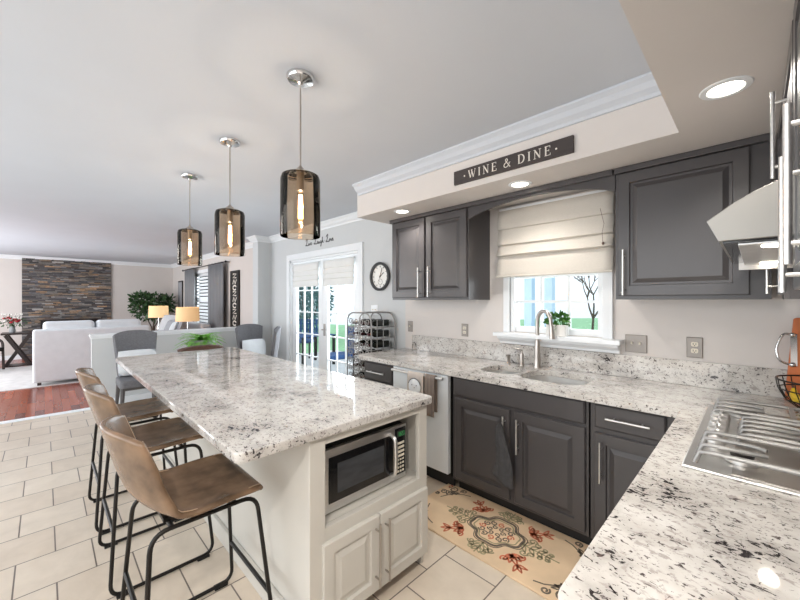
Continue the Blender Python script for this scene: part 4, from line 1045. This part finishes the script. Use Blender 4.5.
# crossed-leg console with flowers, dark chair
ct = T('side_table', 'dark side table with crossed X legs left of the loveseat', 'table', (-11.55, -.41, 0), PI/2)
MB().box(-.25, .25, -.25, .25, .69, .73).build('tabletop', 'espresso', ct, bevel=.004)
for y in (-.2, .2):
    for s_ in (-1, 1): MB().box(-.03, .03, y-.025+s_*.01, y+.025+s_*.01, -.385, .385, Matrix.Translation((0, 0, .345)) @ Matrix.Rotation(s_*.50, 4, 'Y')).build('leg', 'espresso', ct)
MB().box(-.22, .22, -.20, .20, .0, .02).build('foot_rail', 'espresso', ct)
fv = T('flower_vase', 'red and white flowers in a small glass vase on the side table', 'flowers', (-11.55, -.50, .73))
MB().lathe([(.04, 0), (.055, .03), (.045, .10), (.05, .14)], n=16).build('vase', 'pot', fv, smooth=SM)
m, m2, m3 = MB(), MB(), MB(); rnd = random.Random(9)
for i in range(34):
    a = rnd.uniform(0, 6.28); rr = rnd.uniform(.02, .22); z_ = .22+rnd.uniform(0, .10)+(.22-rr)*.15; q = Vector((rr*math.cos(a), rr*math.sin(a), z_))
    m.tube([(0, 0, .12), q], .002, 4); (MB().sph(q, .030, 8, (1, 1, .7)).build('red_bloom', 'red', fv, smooth=1) if i % 3 else m3.sph(q, .030, 8, (1, 1, .7)))
leafy(m, 90, (0, 0, .24), (.24, .24, .12), .06, .4, 8)
for i in range(9):
    a = i*.7; q = Vector((.15*math.cos(a), .15*math.sin(a), .40)); m.tube([(0, 0, .14), q], .002, 4); m3.sph(q, .018, 6)
m.build('stems', 'darkleaf', fv); m3.build('white_blooms', 'petalwhite', fv, smooth=1)
dc = T('accent_chair', 'dark wooden armchair with curved arms at the left edge of the room', 'chair', (-10.85, -.92, .012), -.4)
MB().box(-.26, .26, -.25, .25, .38, .46).build('seat', 'blackmat', dc, bevel=.02)
for sx in (-1, 1):
    MB().tube(fillet([(sx*.26, .24, 0), (sx*.27, .22, .62), (sx*.27, -.18, .66), (sx*.26, -.28, 0)], .12), .022, 8).build('arm_frame', 'espresso', dc, smooth=SM)
MB().tube(fillet([(-.24, -.25, .40), (-.25, -.32, .88), (.25, -.32, .88), (.24, -.25, .40)], .10), .02, 8).build('back_frame', 'espresso', dc, smooth=SM)
m = MB()
for i in range(5): m.tube([(-.16+i*.08, -.26, .45), (-.16+i*.08, -.32, .86)], .010, 6)
m.build('back_spindles', 'espresso', dc, smooth=SM)
# sofa under the window
sf = T('sofa', 'light grey sofa under the living room window between two lamps', 'sofa', (-9.25, 2.15, 0), PI)
MB().box(-.82, .82, -.40, .42, .10, .44).build('base', 'sofagrey', sf, bevel=.03)
MB().box(-.82, .82, -.44, -.24, .10, .92).build('back', 'sofagrey', sf, bevel=.05, seg=3)
for s_ in (-1, 1):
    MB().box(s_*.73-.09, s_*.73+.09, -.42, .46, .08, .64).build('arm', 'sofagrey', sf, bevel=.05, seg=3)
    MB().box(s_*.31-.31, s_*.31+.31, -.20, .46, .44, .56).build('seat_cushion', 'sofagrey', sf, bevel=.04, seg=3)
for sx in (-.74, .74):
    for sy in (-.36, .36): MB().box(sx-.03, sx+.03, sy-.03, sy+.03, 0, .10).build('leg', 'espresso', sf)
for i, (x, y, z_, rz, t_, s_, mt2, lab) in enumerate(((-9.84, 2.05, .60, .3, -.3, .52, 'sofagrey', 'large pale grey pillow at the far end of the sofa'), (-9.36, 2.02, .565, .2, -.35, .46, 'pillowgrey', 'mid grey pillow in the middle of the sofa'), (-9.0, 1.98, .565, -.2, -.35, .44, 'whitefab', 'white pillow propped on the sofa'), (-8.72, 2.08, .565, -.4, -.3, .48, 'pillowgrey', 'darker grey pillow at the near end of the sofa'))):
    o = T('throw_pillow', lab, 'pillow', (x, y, z_), rz, 'pillows on the grey sofa')
    pillow(0, 0, s_*.47, s_, s_, .15, Matrix.Rotation(t_, 3, 'X')).build('cushion', mt2, o, smooth=1.5)
def lamp_and_table(x, y, zt, label, tlabel):
    t = T('end_table', tlabel, 'table', (x, y, 0), 0, 'dark end tables beside the grey sofa')
    MB().box(-.24, .24, -.24, .24, zt-.03, zt).build('tabletop', 'espresso', t, bevel=.004)
    for sx in (-1, 1):
        for sy in (-1, 1): MB().box(sx*.21-.02, sx*.21+.02, sy*.21-.02, sy*.21+.02, 0, zt-.03).build('leg', 'espresso', t)
    MB().box(-.2, .2, -.2, .2, .15, .17).build('shelf', 'espresso', t)
    r = T('table_lamp', label, 'lamp', (x, y, zt), 0, 'table lamps with warm drum shades')
    MB().lathe([(.07, 0), (.07, .015), (.02, .03), (.035, .07), (.045, .12), (.03, .18), (.012, .24), (.010, 1.02-zt)], n=20).build('base', 'chrome', r, smooth=SM)
    MB().lathe([(.21, 1.02-zt), (.20, 1.30-zt), (.196, 1.30-zt), (.206, 1.02-zt), (.21, 1.02-zt)], n=32, cap=False).build('lamp_shade', 'lampshade', r, smooth=SM)
    m = MB()
    for i in range(3): a = i*2*PI/3; m.cyl((0, 0, 1.26-zt), (.197*math.cos(a), .197*math.sin(a), 1.27-zt), .003, n=5)
    m.cyl((0, 0, 1.02-zt), (0, 0, 1.31-zt), .004, n=6); m.build('shade_carrier', 'chrome', r)
    MB().sph((0, 0, 1.14-zt), .03, 10).build('bulb', 'bulb', r, smooth=1)
    point('table_lamp_bulb', (x, y, 1.20), 2.0, (1, .78, .5), .05)
lamp_and_table(-8.05, 2.03, .62, 'table lamp with cream drum shade nearest the dining area', 'dark end table at the near end of the grey sofa')
lamp_and_table(-10.35, 1.98, .62, 'table lamp with cream drum shade in front of the ficus', 'dark end table at the far end of the grey sofa')
# ficus
fi = T('ficus_tree', 'large bushy dark green ficus in the far corner of the living room', 'plant', (-11.9, 2.14, 0))
MB().lathe([(.15, 0), (.19, .32), (.2, .36), (.18, .36), (.17, .33), (.0, .33)], n=24).build('pot', 'pot', fi, smooth=SM)
m = MB()
for i in range(5): a = i*1.3; m.tube([(0, 0, .33), (.04*math.cos(a), .04*math.sin(a), .7), (.3*math.cos(a), .3*math.sin(a), 1.2)], [.02, .016, .008], 6)
m.build('trunk', 'bark', fi, smooth=SM)
m = leafy(MB(), 900, (0, 0, 1.25), (.48, .50, .38), .10, .45, 11); leafy(m, 250, (0, .30, 1.35), (.26, .26, .25), .10, .45, 12); leafy(m, 300, (0, -.25, 1.45), (.26, .26, .22), .10, .45, 13)
m.build('foliage', 'darkleaf', fi)
# curtains
def curtain(x0, x1, label):
    def fn(u, v): return (x0+(x1-x0)*v, WY-.10+.035*math.sin(v*2*PI*5)*(1-.25*u), .03+2.21*u)
    r = T('curtain', label, 'curtain', ((x0+x1)/2, WY-.1, .03), 0, 'grey curtains on the living room window')
    rel(MB().grid(fn, 6, 61), r).build('panel', 'curtain', r, smooth=1.5, solid=.004)
    m = MB()
    for i in range(5): m.tube([(x0+(x1-x0)*(i+.5)/5, WY-.1+.02*math.cos(k*PI/5), 2.255+.02*math.sin(k*PI/5)) for k in range(10)], .003, 5, closed=True)
    rel(m, r).build('rings', 'blackm', r)
curtain(-11.0, -10.10, 'long grey curtain on the far side of the living room window')
curtain(-9.04, -8.02, 'long grey curtain on the near side of the living room window')
cr = T('curtain_rod', 'black curtain rod above the living room window', 'curtain rod', (-9.8, WY-.1, 2.255))
m = MB().cyl((-1.35, 0, 0), (1.90, 0, 0), .012, n=10); m.build('rod', 'blackm', cr, smooth=SM)
MB().sph((-1.36, 0, 0), .025, 10).sph((1.91, 0, 0), .025, 10).build('finial', 'blackm', cr, smooth=1)
MB().box(-1.30, -1.28, 0, .10, -.01, .01).box(1.84, 1.86, 0, .10, -.01, .01).build('bracket', 'blackm', cr)
# tall framed sign and dark frame
ts = T('wall_sign', 'tall narrow black framed sign with pale letters near the curtain', 'sign', (-7.60, WY, .86))
MB().box(-.20, .20, -.025, -.001, 0, 1.17).build('board', 'blackmat', ts)
MB().box(-.23, -.19, -.035, -.001, -.02, 1.19).box(.19, .23, -.035, -.001, -.02, 1.19).box(-.19, .19, -.035, -.001, -.02, .02).box(-.19, .19, -.035, -.001, 1.15, 1.19).build('frame', 'blackm', ts, bevel=.003)
m = MB(); rnd = random.Random(2)
for i in range(9):
    z_ = .06+i*.122; k = i % 3
    if k == 0: ribbon(m, arcp(0, z_+.045, .09, .045, 20, 320), .03, -.028, -.025)
    elif k == 1: ribbon(m, [(-.10, z_), (-.04, z_+.09), (.03, z_), (.10, z_+.09)], .028, -.028, -.025)
    else: ribbon(m, [(-.09, z_+.085), (.09, z_+.085), (-.09, z_+.005), (.09, z_+.005)], .028, -.028, -.025)
m.build('pale_marks', 'letter', ts)
pf = T('picture_frame', 'narrow black framed picture on the back wall behind the curtain', 'picture', (-11.75, WY, 1.10))
MB().box(-.22, .22, -.03, -.001, 0, .90).build('frame', 'blackm', pf, bevel=.004)
MB().box(-.18, .18, -.032, -.03, .04, .86).build('picture', 'pillowgrey', pf)

# ---------------------------------------------------------------- outside
ST('ground', MB().box(-60, 40, WY+.12, 90, -.25, -.14), 'drive')
ST('lawn', MB().prism([(-60, WY+.12), (25, WY+.12), (25, 75), (-12, 32), (-18.5, 13.4), (-60, 8)], -.139, -.12, 'z'), 'grass')
ST('patio', MB().box(-9, 4, WY+.12, 6.2, -.12, -.06), 'patio')
for x, y, lab in ((-2.42, 5.2, 'pale blue porch post seen at the left of the kitchen window'), (-2.12, 5.2, 'pale blue porch post at the centre of the kitchen window view')):
    r = T('porch_post', lab, 'post', (x, y, -.06), 0, 'porch posts outside the kitchen window')
    MB().box(-.06, .06, -.06, .06, 0, 2.9).build('shaft', 'bluepaint', r, bevel=.006)
    MB().box(-.09, .09, -.09, .09, 0, .12).build('plinth', 'bluepaint', r, bevel=.006)
def shrub(label, x, y, R, h, n, seed):
    r = T('garden_shrub', label, 'shrub', (x, y, -.12), 0, 'garden shrubs beyond the glass')
    m = MB()
    for i in range(5): a = i*1.25; m.tube([(0, 0, 0), (R*.5*math.cos(a), R*.5*math.sin(a), h*.7)], [.03, .01], 5)
    m.build('branches', 'bark', r); leafy(MB(), n, (0, 0, h*.55), (R, R, h*.5), .16, .5, seed).build('foliage', 'hedge', r)
shrub('bushy garden shrub seen through the left french door leaf', -12.0, 7.1, .9, 2.9, 1400, 21)
shrub('lower garden shrub at the far left of the french door view', -14.6, 8.2, 1.2, 2.4, 900, 22)
shrub('low shrub far across the lawn seen through the kitchen window', -2.2, 14, 1.0, .9, 400, 23)
tr = T('bare_tree', 'bare branching tree seen at the right of the kitchen window', 'tree', (-3.55, 12.0, -.12))
m = MB(); rnd = random.Random(3)
def branch(p, d, L, r_, k):
    q = p+d*L; m.tube([p, (p+q)/2+Vector((rnd.uniform(-.05, .05),)*3), q], [r_, r_*.85, r_*.65], 5)
    if k:
        for _ in range(3): branch(q, (d+Vector((rnd.uniform(-.8, .8), rnd.uniform(-.8, .8), rnd.uniform(-.2, .5)))).normalized(), L*.74, r_*.62, k-1)
branch(Vector((0, 0, 0)), Vector((0, 0, 1)), 1.0, .05, 5); m.build('branches', 'bark', tr)
pt = T('patio_table', 'dark slatted patio table outside the french door', 'table', (-7.4, 4.4, -.06))
m = MB()
for i in range(9): m.box(-.45+i*.1, -.38+i*.1, -.45, .45, .68, .70)
m.build('slatted_top', 'navy', pt); 
for sx in (-1, 1):
    for sy in (-1, 1): MB().box(sx*.4-.025, sx*.4+.025, sy*.4-.025, sy*.4+.025, 0, .68).build('leg', 'blackm', pt)
def patio_chair(label, x, y, rz):
    r = T('patio_chair', label, 'chair', (x, y, -.06), rz, 'patio chairs outside the french door')
    MB().box(-.25, .25, -.25, .25, .38, .46).build('seat_cushion', 'navy', r, bevel=.02)
    m = MB()
    for i in range(6): m.box(-.25+i*.09, -.21+i*.09, -.27, -.25, .45, .95)
    for z_ in (.55, .70, .85, .95): m.box(-.27, .27, -.275, -.245, z_, z_+.03)
    m.build('backrest', 'navy', r)
    for sx in (-1, 1):
        for sy in (-1, 1): MB().box(sx*.24-.015, sx*.24+.015, sy*.24-.015, sy*.24+.015, 0, .42 if sy > 0 else .46).build('leg', 'blackm', r)
patio_chair('navy patio chair seen low in the right french door leaf', -5.75, 4.05, PI*.9)
patio_chair('navy patio chair seen through the left french door leaf', -8.5, 4.9, PI*1.2)
